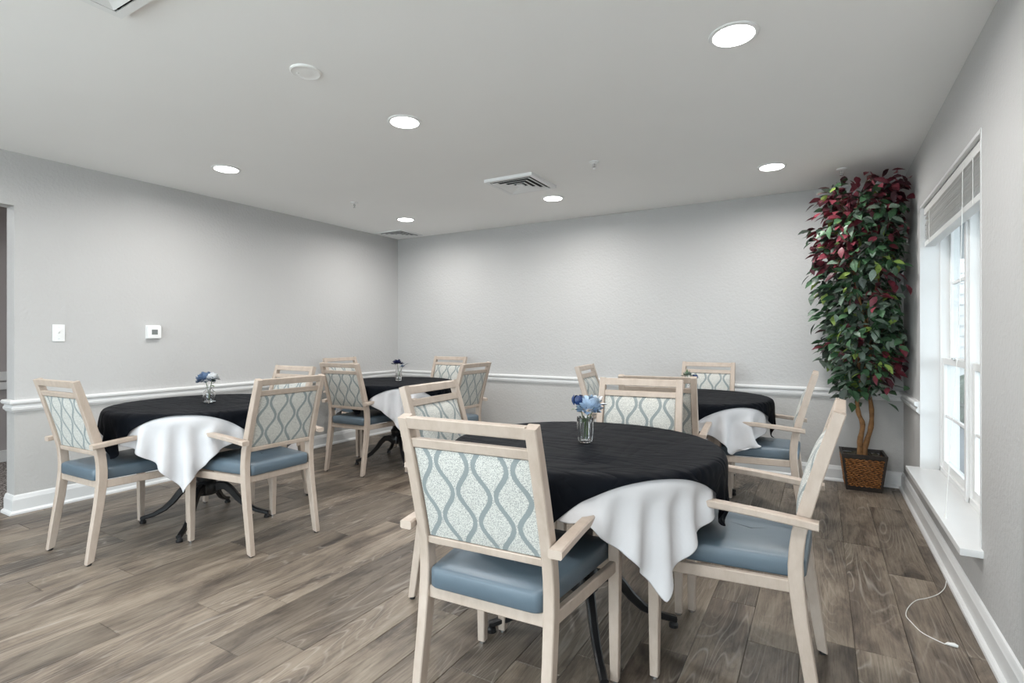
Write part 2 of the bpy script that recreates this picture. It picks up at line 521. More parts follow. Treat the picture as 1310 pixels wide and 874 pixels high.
# mouldings: profile (out from wall, z), swept along straight runs
RAIL = [(0, 0.686), (0.008, 0.686), (0.011, 0.694), (0.020, 0.700), (0.023, 0.716), (0.016, 0.724), (0.014, 0.733), (0.026, 0.739), (0.033, 0.748), (0.033, 0.760), (0.026, 0.768), (0, 0.768)]
BASE = [(0, 0), (0.034, 0), (0.033, 0.012), (0.026, 0.020), (0.017, 0.023), (0.017, 0.096), (0.013, 0.104), (0.012, 0.112), (0.007, 0.122), (0, 0.126)]
def run(mb, prof, path, side):
    """sweep a moulding profile along a 2-D polyline, mitred; side = +1 left of travel, -1 right"""
    pts = [Vector(p) for p in path]; n = len(pts); rings = []
    for i, p in enumerate(pts):
        d0 = (pts[i] - pts[i - 1]).normalized() if i else None
        d1 = (pts[i + 1] - pts[i]).normalized() if i < n - 1 else None
        nrm = lambda d: Vector((-d.y, d.x)) * side
        if d0 is None: off = nrm(d1)
        elif d1 is None: off = nrm(d0)
        else:
            a, b = nrm(d0), nrm(d1); m = (a + b)
            off = m / (m.dot(a))
        rings.append([(p.x + off.x * q[0], p.y + off.y * q[0], q[1]) for q in prof])
    mb.loft(rings)
def moulding(name, prof, path, side, label, cat):
    mb = MB(); run(mb, prof, path, side)
    return struct(mb.build(name, 'trim', smooth=True, angle=25), label, cat)
e = 0.0005
moulding('trim_2', RAIL, [(XL - TH, OPEN_Y1), (XL, OPEN_Y1), (XL, YB)], -1, 'white chair rail along the left wall and round its end', 'chair rail')
moulding('trim_3', RAIL, [(XL, YB), (XR, YB)], -1, 'white chair rail along the back wall', 'chair rail')
moulding('trim_4', RAIL, [(XR, YB), (XR, WIN_Y1)], -1, 'short white chair rail between back corner and window', 'chair rail')
moulding('baseboard_left', BASE, [(XL - TH, OPEN_Y1), (XL, OPEN_Y1), (XL, YB)], -1, 'white baseboard along the left wall', 'baseboard')
moulding('baseboard_back', BASE, [(XL, YB), (XR, YB)], -1, 'white baseboard along the back wall', 'baseboard')
moulding('baseboard_right', BASE, [(XR, YB), (XR, YF)], -1, 'white baseboard under the window', 'baseboard')

# ------------------------------------------------------------------ the window
GX = XR + 0.10                     # plane of the frames
struct(MB().box(XR - 0.075, GX + 0.02, WIN_Y0 - 0.035, WIN_Y1 + 0.035, WIN_Z0 - 0.03, WIN_Z0, 0.006)
       .build('trim_5', 'trim', smooth=True), 'deep white window sill board', 'sill')
lin = MB()
lin.box(XR - 0.002, GX + 0.10, WIN_Y1 - 0.012, WIN_Y1 + 0.004, WIN_Z0, WIN_Z1)
lin.box(XR - 0.002, GX + 0.10, WIN_Y0 - 0.004, WIN_Y0 + 0.012, WIN_Z0, WIN_Z1)
lin.box(XR - 0.002, GX + 0.10, WIN_Y0, WIN_Y1, WIN_Z1 - 0.012, WIN_Z1 + 0.004)
struct(lin.build('trim_6', 'trim'), 'white lining of the window recess', 'trim')
def window_unit(name, y0, y1, label):
    w = tag(bpy.data.objects.new(name, None), label, 'window', kind='structure')
    COL.objects.link(w); w.location = (GX, (y0 + y1) / 2, WIN_Z0)
    h, W = WIN_Z1 - WIN_Z0, (y1 - y0) / 2
    fr = MB()
    for s in (-1, 1): fr.box(0, 0.085, s * W - 0.02 if s > 0 else -W, s * W if s > 0 else -W + 0.02, 0, h, 0.003)
    fr.box(0, 0.085, -W, W, 0, 0.03, 0.003).box(0, 0.085, -W, W, h - 0.03, h, 0.003)
    fr.build('window_frame', 'vinyl', w)
    def sash(z0, z1, x, mz):
        sw, yy = 0.038, W - 0.021
        s = MB()
        s.box(x, x + 0.032, -yy, -yy + sw, z0, z1, 0.003).box(x, x + 0.032, yy - sw, yy, z0, z1, 0.003)
        s.box(x, x + 0.032, -yy + sw, yy - sw, z0, z0 + sw + 0.008, 0.003).box(x, x + 0.032, -yy + sw, yy - sw, z1 - sw, z1, 0.003)
        so = s.build('sash', 'vinyl', w)
        MB().box(x + 0.008, x + 0.024, -yy + sw, yy - sw, mz - 0.009, mz + 0.009, 0.002).build('muntin', 'vinyl', so)
        MB().box(x + 0.0145, x + 0.0175, -yy + sw, yy - sw, z0 + sw, z1 - sw).build('pane', 'pane', so)
        return so
    mid = 1.04 - WIN_Z0
    lo = sash(0.03, mid + 0.02, 0.012, 0.36)
    sash(mid - 0.02, h - 0.03, 0.046, 1.20)
    MB().box(0.0, 0.014, -0.03, 0.03, mid + 0.02, mid + 0.032, 0.003).build('sash_lock', 'chrome', lo)
window_unit('window_1', 3.62, WIN_Y1 - 0.012, 'white double-hung window nearer the ficus')
window_unit('window_2', WIN_Y0 + 0.012, 3.58, 'white double-hung window nearer the viewpoint')
struct(MB().box(GX - 0.012, GX + 0.1, 3.58, 3.62, WIN_Z0, WIN_Z1 - 0.012, 0.003).build('trim_7', 'vinyl'), 'white mullion post between the two windows', 'trim')

# raised venetian blind
bl = thing('venetian_blind', 'white venetian blind drawn up to the window head', 'blind', (XR + 0.045, 3.60, 1.78))
YA, YZ = WIN_Y0 + 0.02 - 3.6, WIN_Y1 - 0.02 - 3.6
MB().box(-0.028, 0.028, YA, YZ, 0.205, 0.25, 0.004).build('head_rail', 'blind', bl)
sl = None
for i in range(15):
    if sl is None:
        m = MB(); pr = [(-0.025, -0.0012), (0, 0.0028), (0.025, -0.0012), (0.025, -0.0022), (0, 0.0018), (-0.025, -0.0022)]
        m.loft([[(p[0], yy, p[1]) for p in pr] for yy in (YA + 0.005, YZ - 0.005)])
        sl = m.build('slat', 'blind', bl); q = sl
    else:
        q = sl.copy(); COL.objects.link(q)
    q.location = (rng.uniform(-0.003, 0.003), 0, 0.045 + i * 0.0108)
    q.rotation_euler = (R(rng.uniform(-0.15, 0.15)), R(rng.uniform(-7, 7)), 0)
MB().box(-0.026, 0.026, YA + 0.004, YZ - 0.004, 0.0, 0.03, 0.004).build('bottom_rail', 'vinyl', bl)
for yy in (YA + 0.2, YZ - 0.2):
    MB().tube([(-0.030, yy, 0.0), (-0.030, yy, 0.21)], 0.0015, 6).build('ladder_cord', 'cord', bl)
MB().tube([(-0.034, -0.38, 0.23), (-0.036, -0.38, 0.0), (-0.05, -0.38, -0.6), (-0.0945, -0.382, -1.36), (-0.098, -0.383, -1.425)], 0.0016, 6).build('lift_cord', 'cord', bl)
MB().lathe([(0.002, -1.42), (0.006, -1.43), (0.008, -1.455), (0.006, -1.465), (0.001, -1.468)], -0.098, -0.383, 10).build('tassel', 'cord', bl)

# ------------------------------------------------------------------ outside
struct(MB().box(-40, 40, -40, 45, -0.5, -0.4).build('ground_outside', 'asphalt'), 'grey paved yard outside the window', 'ground')
struct(MB().box(-16, 12, -18, YF - 0.13, -0.4, -0.06).build('reflector', 'concrete'), 'added pale concrete terrace outside the patio doors', 'reflector')  # unseen pale slab added to bounce daylight onto the ceiling
po = thing('shade_porch', 'white porch along the outside of the window wall', 'shade_porch', (WX, 4.0, -0.4))  # porch added for its roof, which cuts direct skylight on the window sill
MB().box(0.01, 3.0, -4.5, 8, 2.95, 3.1).build('shade_roof', 'siding', po)
for yy in (-4.2, -1.2, 1.8, 4.8, 7.8):
    MB().box(2.75, 2.88, yy - 0.065, yy + 0.065, 0.0, 2.95, 0.01).build('porch_post', 'siding', po)
ho = thing('house', 'pale house with lapped siding beyond the window', 'house', (4.5, 13.0, -0.4))
MB().box(-3.6, 6, 0.02, 3.0, 0, 5.6).build('wall_core', 'siding', ho)
bd = None
for i in range(27):
    if bd is None:
        m = MB(); m.prism_x([(0.02, 0), (-0.028, 0), (-0.006, 0.205), (0.02, 0.205)], -3.6, 6)
        bd = m.build('siding_board', 'siding', ho); q = bd
    else:
        q = bd.copy(); COL.objects.link(q)
    q.location = (0, 0, 0.2 * i)
for k, hx in enumerate((-2.55, -0.6)):
    hd = MB()
    gx = random.Random(k)
    for i in range(60):
        a = gx.uniform(-0.8, 0.8); b = gx.uniform(-0.25, 0.25); z = gx.uniform(0.15, 0.75); r = gx.uniform(0.14, 0.26)
        hd.lathe([(0.02, z - r), (r * 0.8, z - r * 0.6), (r, z), (r * 0.7, z + r * 0.7), (0.02, z + r)], a, b, 7)
    h = hd.build('hedge', 'hedge', None, smooth=True)
    h.location = (4.5 + hx, 12.3, -0.4)
    tag(h, ['clipped green hedge by the pale house, at its corner', 'clipped green hedge farther along the pale house'][k], 'hedge', 'hedges outside')

# ------------------------------------------------------------------ ceiling fittings
LXS, LYS = (-0.31, -2.08, -3.81), (0.38, 2.35, 4.32)
LBL = {(-0.31, 2.35): 'recessed downlight nearest the viewpoint, large and bright upper right', (-2.08, 2.35): 'recessed downlight near the middle between smoke cover and square vent',
       (-3.81, 2.35): 'recessed downlight above the left table near the left wall', (-3.81, 4.32): 'recessed downlight by the corner vent',
       (-2.08, 4.32): 'recessed downlight just beyond the square ceiling diffuser', (-0.31, 4.32): 'recessed downlight closest to the ficus',
       (-0.31, 0.38): 'recessed downlight of the row behind the viewpoint, window side', (-2.08, 0.38): 'recessed downlight of the row behind the viewpoint, middle', (-3.81, 0.38): 'recessed downlight of the row behind the viewpoint, hallway side'}
led0 = None
def downlight(x, y, label):
    global led0
    if led0 is None:
        led0 = thing('downlight', label, 'light', group='recessed ceiling downlights')
        MB().lathe([(0.080, -0.0005), (0.098, -0.0005), (0.097, -0.005), (0.088, -0.009), (0.080, -0.007)], 0, 0, 36, caps=False).build('trim_ring', 'plastic', led0, smooth=True)
        MB().lathe([(0.082, -0.004), (0.080, -0.008), (0.06, -0.013), (0.03, -0.0155), (0.004, -0.016)], 0, 0, 36).build('lens', 'led', led0, smooth=True)
        ld = bpy.data.lights.new('downlight_lamp', 'AREA')
        ld.shape = 'DISK'; ld.size = 0.15; ld.energy = LED_POWER; ld.color = (1.0, 0.985, 0.965); ld.spread = R(170)
        lo = bpy.data.objects.new('lamp', ld); COL.objects.link(lo); lo.parent = led0; lo.location = (0, 0, -0.02)
        o = led0
    else:
        o = copy_tree(led0)
    o['label'] = label
    o.location = (x, y, ZC)
for yy in LYS:
    for xx in LXS:
        downlight(xx, yy, LBL[(xx, yy)])
downlight(-5.8, 1.0, 'added downlight giving the unseen hallway ceiling a lamp')  # unseen lamp, added to light the space past the opening

def diffuser(x, y, s, drop, label):
    v = thing('ceiling_diffuser', label, 'vent', (x, y, ZC), 0, 'square ceiling diffusers')
    MB().box(-s + 0.02, s - 0.02, -s + 0.02, s - 0.02, -0.004, -0.0005).build('duct_shade_plate', 'dark', v)  # dark plate stands in for the shade inside the duct
    def ring(mb, a, za, b, zb, t=0.003):     # a sloping square collar from half-size a to b
        sq = lambda h, z: [(-h, -h, z), (h, -h, z), (h, h, z), (-h, h, z)]
        mb.loft([sq(a, za), sq(b, zb), sq(b, zb + t), sq(a, za + t)], True, False)
        n = len(mb.v)
        mb.add(sq(a, za) + sq(a, za + t), [(0, 1, 5, 4), (1, 2, 6, 5), (2, 3, 7, 6), (3, 0, 4, 7)])
    f = MB(); ring(f, s - 0.032, -drop, s, -drop, 0.004); ring(f, s - 0.004, -drop, s, -0.001, 0.001)
    f.build('flange', 'plastic', v)
    for i in range(4):
        a = s - 0.045 - i * (s * 0.21)
        m = MB(); ring(m, a - s * 0.15, -drop * 0.55 - 0.004, a, -drop * 0.95 - 0.006, 0.0025)
        m.build('louvre', 'plastic', v)
    c = s * 0.12
    MB().box(-c, c, -c, c, -drop - 0.004, -drop * 0.6, 0.002).build('centre_plate', 'plastic', v)
diffuser(-2.10, 3.76, 0.215, 0.024, 'square louvred ceiling diffuser in the middle of the ceiling')
diffuser(-4.42, 4.90, 0.20, 0.010, 'flush square vent in the far left ceiling corner')
diffuser(-2.105, 0.80, 0.215, 0.024, 'square ceiling diffuser cut by the top edge of the photo')
sm = thing('ceiling_cover', 'round white cover plate on the ceiling, left of centre', 'ceiling cover', (-2.085, 1.67, ZC))
MB().lathe([(0.070, -0.0005), (0.070, -0.006), (0.064, -0.010), (0.058, -0.007), (0.03, -0.010), (0.002, -0.011)], 0, 0, 40).build('cover_plate', 'ceiling', sm, smooth=True)
MB().lathe([(0.006, -0.010), (0.006, -0.013), (0.001, -0.0135)], -0.03, -0.02, 10).build('test_button', 'ceiling', sm)
for sx, sy, lb in ((-1.395, 3.57, 'sprinkler head right of the square ceiling diffuser'), (-3.745, 3.54, 'sprinkler head above the left tables'), (0.135, 4.64, 'sprinkler head above the ficus')):
    sp = thing('sprinkler', lb, 'sprinkler', (sx, sy, ZC), 0, 'fire sprinkler heads')
    MB().lathe([(0.035, -0.0005), (0.034, -0.005), (0.014, -0.012), (0.003, -0.012)], 0, 0, 20).build('escutcheon', 'plastic', sp, smooth=True)
    MB().tube([(0, 0, -0.01), (0, 0, -0.04)], 0.005, 8).tube([(-0.010, 0, -0.014), (-0.012, 0, -0.03), (0, 0, -0.046)], 0.0022, 6).tube([(0.010, 0, -0.014), (0.012, 0, -0.03), (0, 0, -0.046)], 0.0022, 6).build('frame', 'chrome', sp)
    MB().lathe([(0.003, -0.046), (0.013, -0.047), (0.013, -0.0485), (0.002, -0.049)], 0, 0, 14).build('deflector', 'chrome', sp)

# wall controls
sw = thing('light_switch', 'white light switch on the left wall near the opening', 'switch', (XL, 1.66, 1.222))
MB().box(0.0005, 0.007, -0.036, 0.036, -0.06, 0.06, 0.003).build('wall_plate', 'plastic', sw, smooth=True)
MB().box(0.007, 0.009, -0.010, 0.010, -0.022, 0.022, 0.001).build('switch_frame', 'plastic', sw)
MB().beam([((0.008, 0, 0.0), (0, 0.004, 0), (0.002, 0, 0.007)), ((0.022, 0, 0.010), (0, 0.0035, 0), (0.001, 0, 0.004))], 0.001).build('toggle', 'plastic', sw)
for s in (-1, 1): MB().tube([(0.007, 0, s * 0.041), (0.0085, 0, s * 0.041)], 0.003, 10).build('screw', 'chrome', sw)
th = thing('thermostat', 'white thermostat with a small grey display', 'thermostat', (XL, 2.28, 1.232))
MB().box(0.0005, 0.006, -0.055, 0.055, -0.055, 0.055, 0.002).build('back_plate', 'plastic', th)
MB().box(0.006, 0.030, -0.050, 0.050, -0.050, 0.050, 0.006).build('body', 'plastic', th, smooth=True)
MB().box(0.0298, 0.0312, -0.022, 0.022, -0.020, 0.020).build('display', 'screen', th)

# ------------------------------------------------------------------ chairs
OY = -0.26                          # local origin under the seat; y runs forward
def stile_y(z):                     # side profile of a rear leg running up into the back
    pts = [(0.0, 0.0), (0.15, 0.022), (0.30, 0.046), (0.42, 0.060), (0.50, 0.062), (0.58, 0.052), (0.70, 0.022), (0.85, -0.022), (0.965, -0.058)]
    for (z0, y0), (z1, y1) in zip(pts, pts[1:]):
        if z <= z1:
            t = (z - z0) / (z1 - z0); return y0 + (y1 - y0) * t + OY
    return pts[-1][1] + OY
CH_TOP = 0.965
def make_chair():
    root = thing('dining_chair', 'chair', 'chair')
    # rear legs running up as back posts
    for s in (-1, 1):
        st = []
        for z in (0.012, 0.10, 0.20, 0.30, 0.38, 0.43, 0.48, 0.53, 0.58, 0.65, 0.75, 0.86, 0.965):
            k = min(1, z / 0.4)
            xc = s * (0.214 - 0.008 * min(1, z / 0.9))
            dy = (stile_y(z + 0.02) - stile_y(z - 0.02)) / 0.04 if 0.02 < z < 0.94 else -0.30
            hd = 0.0165 + 0.0055 * (1 - abs(z - 0.45) / 0.52)
            st.append(((xc, stile_y(z), z), (0.0145 + 0.0025 * k, 0, 0), (0, hd, -dy * hd)))
        lg = MB().beam(st, 0.003).build('rear_leg', 'wood', root, smooth=True, angle=30)
        MB().lathe([(0.011, 0.0), (0.013, 0.003), (0.013, 0.010), (0.010, 0.013)], s * 0.214, stile_y(0), 12).build('glide', 'rubber', lg)
    for s in (-1, 1):
        fx, fy = s * 0.265, 0.495 + OY
        st = [((fx, fy, z), (h, 0, 0), (0, h, 0)) for z, h in ((0.012, 0.0145), (0.20, 0.0175), (0.40, 0.0195), (0.635, 0.0195))]
        lg = MB().beam(st, 0.003).build('front_leg', 'wood', root, smooth=True, angle=30)
        MB().lathe([(0.012, 0.0), (0.015, 0.003), (0.015, 0.012), (0.012, 0.014)], fx, fy, 12).build('glide', 'chrome', lg)
        st = []
        for t in (0, 0.12, 0.3, 0.5, 0.7, 0.9, 1.0):
            yy = -0.004 + t * 0.535 + OY
            xx = s * (0.247 + 0.020 * t)
            zz = 0.621 + 0.026 * t + 0.008 * math.sin(math.pi * t)
            hw = 0.0205 - 0.003 * math.sin(math.pi * t)
            st.append(((xx, yy, zz), (hw, 0, 0), (0, 0, 0.0125)))
        MB().beam(st, 0.004).build('armrest', 'wood', root, smooth=True, angle=30)
    # back rails, following the rake
    def back_rail(z0, z1, name, d=0.013):
        m = MB(); zc = (z0 + z1) / 2; hz = (z1 - z0) / 2
        dy = (stile_y(z1) - stile_y(z0)) / (z1 - z0)
        m.beam([((x, stile_y(zc), zc), (0, d, 0), (0, dy * hz, hz)) for x in (-0.192, 0.192)], 0.003)
        m.build(name, 'wood', root)
    back_rail(0.929, 0.965, 'top_rail', 0.017)
    back_rail(0.872, 0.901, 'back_rail')
    back_rail(0.560, 0.584, 'back_rail', 0.014)
    # upholstered back panel, padded towards the sitter
    m = MB(); nx, nz = 14, 12
    z0, z1, hw = 0.586, 0.870, 0.1875
    fr, bk = [], []
    for j in range(nz + 1):
        z = z0 + (z1 - z0) * j / nz
        for i in range(nx + 1):
            x = -hw + 2 * hw * i / nx
            u, w = 1 - abs(2 * i / nx - 1) ** 3.2, 1 - abs(2 * j / nz - 1) ** 3.2
            b = max(0.0, u * w) ** 0.6
            fr.append((x, stile_y(z) + 0.006 + 0.030 * b, z)); bk.append((x, stile_y(z) - 0.008 - 0.008 * b, z))
    k = nx + 1; fs = []
    for j in range(nz):
        for i in range(nx):
            a = j * k + i
            fs.append((a, a + 1, a + k + 1, a + k)); o2 = len(fr); fs.append((o2 + a, o2 + a + k, o2 + a + k + 1, o2 + a + 1))
    edge = [i for i in range(k)] + [j * k + nx for j in range(1, nz + 1)] + [nz * k + i for i in range(nx - 1, -1, -1)] + [j * k for j in range(nz - 1, 0, -1)]
    for a, b in zip(edge, edge[1:] + edge[:1]): fs.append((a, len(fr) + a, len(fr) + b, b))
    m.add(fr + bk, fs)
    m.build('backrest_panel', 'panel', root, smooth=True, angle=50)
    # seat frame: four aprons
    za, zb = 0.388, 0.427
    m = MB()
    ry, fy = stile_y(0.41), 0.495 + OY
    m.beam([((x, ry, (za + zb) / 2), (0, 0.011, 0), (0, 0, (zb - za) / 2)) for x in (-0.198, 0.198)])
    m.beam([((x, fy, (za + zb) / 2), (0, 0.011, 0), (0, 0, (zb - za) / 2)) for x in (-0.25, 0.25)])
    for s in (-1, 1):
        m.beam([((s * 0.211, ry + 0.016, (za + zb) / 2), (0.011, 0, 0), (0, 0, (zb - za) / 2)), ((s * 0.262, fy - 0.016, (za + zb) / 2), (0.011, 0, 0), (0, 0, (zb - za) / 2))])
    m.build('seat_frame', 'wood', root)
    # cushion
    m = MB(); rings = []
    def outline(inset, z, crown=0.0):
        y0, y1 = 0.034 + OY + inset, 0.520 + OY - inset
        r = 0.03; out = []
        def W(y):
            t = (y - (0.034 + OY)) / 0.486
            return 0.192 + 0.052 * min(1, t * 1.0)
        c = [(-1, y0, 180), (1, y0, 270), (1, y1, 0), (-1, y1, 90)]
        for sx, yy, a0 in c:
            w = W(yy) - inset
            for q in range(6):
                a = R(a0 + 90 * q / 5)
                out.append((sx * (w - r) + r * math.cos(a), yy + (r if yy == y0 else -r) + r * math.sin(a), z))
        return out
    for inset, z in ((0.004, 0.427), (0.0, 0.432), (0.0, 0.477), (0.003, 0.484), (0.010, 0.489), (0.06, 0.494), (0.12, 0.497), (0.185, 0.498)):
        rings.append(outline(inset, z))
    m.loft(rings)
    m.build('seat_cushion', 'seat', root, smooth=True, angle=60)
    return root

# table centres
TABLES = {'front': (-0.84, 2.03), 'left': (-3.465, 2.00), 'far': (-3.53, 3.88), 'right': (-0.82, 4.03)}
# rear-feet midpoint x, y, yaw of facing (0 = towards the back wall), table, label
CHAIRS = [
    (-0.855, 1.265, 3.0, 'front', 'large foreground dining chair seen from behind at the nearest table'),
    (0.000, 2.115, 88.0, 'front', 'side-on dining chair at the window side of the nearest table'),
    (-1.625, 2.09, -87.0, 'front', 'dining chair on the left of the nearest table, partly behind the foreground chair'),
    (-0.845, 2.81, 186.0, 'front', 'dining chair facing the viewer across the nearest table'),
    (-3.523, 1.289, 2.0, 'left', 'leftmost dining chair, beside the hallway opening'),
    (-2.672, 2.003, 89.5, 'left', 'dining chair with its back turned, right of the left table'),
    (-3.56, 2.70, 180.0, 'left', 'dining chair showing only its top, on the far side of the left table'),
    (-3.585, 3.270, 2.0, 'far', 'dining chair seen from behind in front of the far corner table'),
    (-2.64, 3.84, 91.0, 'far', 'dining chair on the right of the far corner table'),
    (-3.64, 4.83, 180.0, 'far', 'dining chair against the back wall at the far corner table'),
    (-4.46, 4.06, -90.0, 'far', 'dining chair against the left wall at the far corner table'),
    (-0.835, 3.165, 6.0, 'right', 'dining chair back to back with the one across the nearest table'),
    (-0.085, 3.93, 90.0, 'right', 'side-on dining chair between the right-hand table and the ficus'),
    (-1.585, 4.00, -84.0, 'right', 'dining chair seen edge-on at the left of the right-hand table'),
    (-0.865, 4.92, 180.0, 'right', 'dining chair against the back wall at the right-hand table'),
]
chair0 = make_chair()
PRIMS = {k: {'caps': [], 'seats': []} for k in TABLES}
for i, (cx, cy, yaw, tb, lab) in enumerate(CHAIRS):
    o = chair0 if i == 0 else copy_tree(chair0)
    a = R(yaw)
    o.location = (cx - math.sin(a) * -OY, cy + math.cos(a) * -OY, 0)
    o.rotation_euler = (0, 0, a)
    o['label'] = lab; o['group'] = 'dining chairs'
    tx, ty = TABLES[tb]
    rot = lambda lx, ly: (o.location.x + math.cos(a) * lx - math.sin(a) * ly - tx, o.location.y + math.sin(a) * lx + math.cos(a) * ly - ty)
    for s in (-1, 1):
        p0, p1 = rot(s * 0.247, OY), rot(s * 0.267, 0.53 + OY)
        PRIMS[tb]['caps'].append(((p0[0], p0[1], 0.615), (p1[0], p1[1], 0.643), 0.023))
    c = rot(0, 0.277 + OY)
    PRIMS[tb]['seats'].append((c[0], c[1], 0.43, a))

# ------------------------------------------------------------------ tables
TT, TZ = 0.540, 0.757               # radius and height of the round tops
TLAB = {'front': 'nearest dining table', 'left': 'left-hand dining table', 'far': 'far corner dining table', 'right': 'right-hand dining table by the ficus'}
TYAW = {'front': -12, 'left': -6, 'far': 10, 'right': 3}
def make_table():
    t = thing('dining_table', 'table', 'table')
    MB().lathe([(0.05, TZ - 0.030), (TT - 0.012, TZ - 0.030), (TT - 0.006, TZ - 0.025), (TT - 0.006, TZ - 0.010), (TT - 0.012, TZ - 0.003), (0.05, TZ - 0.003)], 0, 0, 64).build('table_top', 'tabletop', t, smooth=True, angle=35)
    m = MB()
    m.lathe([(0.03, 0.17), (0.062, 0.175), (0.070, 0.20), (0.066, 0.245), (0.052, 0.262), (0.058, 0.275), (0.060, 0.295), (0.046, 0.312), (0.036, 0.34),
             (0.041, 0.42), (0.045, 0.52), (0.042, 0.60), (0.036, 0.635), (0.046, 0.645), (0.050, 0.66), (0.044, 0.675), (0.040, 0.71)], 0, 0, 24)
    m.build('column', 'iron', t, smooth=True, angle=35)
    m = MB()
    for a in (R(45), R(135)):
        d = Vector((math.cos(a), math.sin(a), 0)) * 0.38
        w = Vector((-d.y, d.x, 0)).normalized() * 0.02
        m.beam([((-d.x, -d.y, 0.7195), w, (0, 0, 0.007)), ((d.x, d.y, 0.7195), w, (0, 0, 0.007))])
    m.build('support_cross', 'iron', t)
    for k in range(4):
        a = R(45 + 90 * k)
        d = Vector((math.cos(a), math.sin(a), 0)); w = Vector((-d.y, d.x, 0))
        st = []
        for r, z, h, ww, sl in ((0.045, 0.205, 0.034, 0.022, 0.0), (0.085, 0.226, 0.028, 0.020, 0.2), (0.12, 0.222, 0.024, 0.018, -0.4), (0.155, 0.190, 0.021, 0.017, -1.0),
                            (0.195, 0.138, 0.019, 0.016, -1.15), (0.245, 0.090, 0.017, 0.015, -0.75), (0.31, 0.054, 0.014, 0.014, -0.4), (0.385, 0.032, 0.012, 0.015, -0.15)):
            n = Vector((-sl * d.x, -sl * d.y, 1)).normalized() * h
            st.append((d * r + Vector((0, 0, z)), w * ww, n))
        lg = MB().beam(st, 0.006).build('leg', 'iron', t, smooth=True, angle=35)
        MB().lathe([(0.014, 0.0), (0.019, 0.002), (0.019, 0.014), (0.012, 0.024)], d.x * 0.375, d.y * 0.375, 14).build('levelling_foot', 'iron', lg)
    return t
tab0 = None
for key, (tx, ty) in TABLES.items():
    if tab0 is None: t = tab0 = make_table()
    else: t = copy_tree(tab0)
    t.location = (tx, ty, 0)
    t['label'] = TLAB[key] + ' on a black cast pedestal'
    t['group'] = 'dining tables'
    for ch in t.children:
        if ch.name.split('.')[0] in ('leg', 'support_cross'): ch.rotation_euler = (0, 0, R(TYAW[key]))

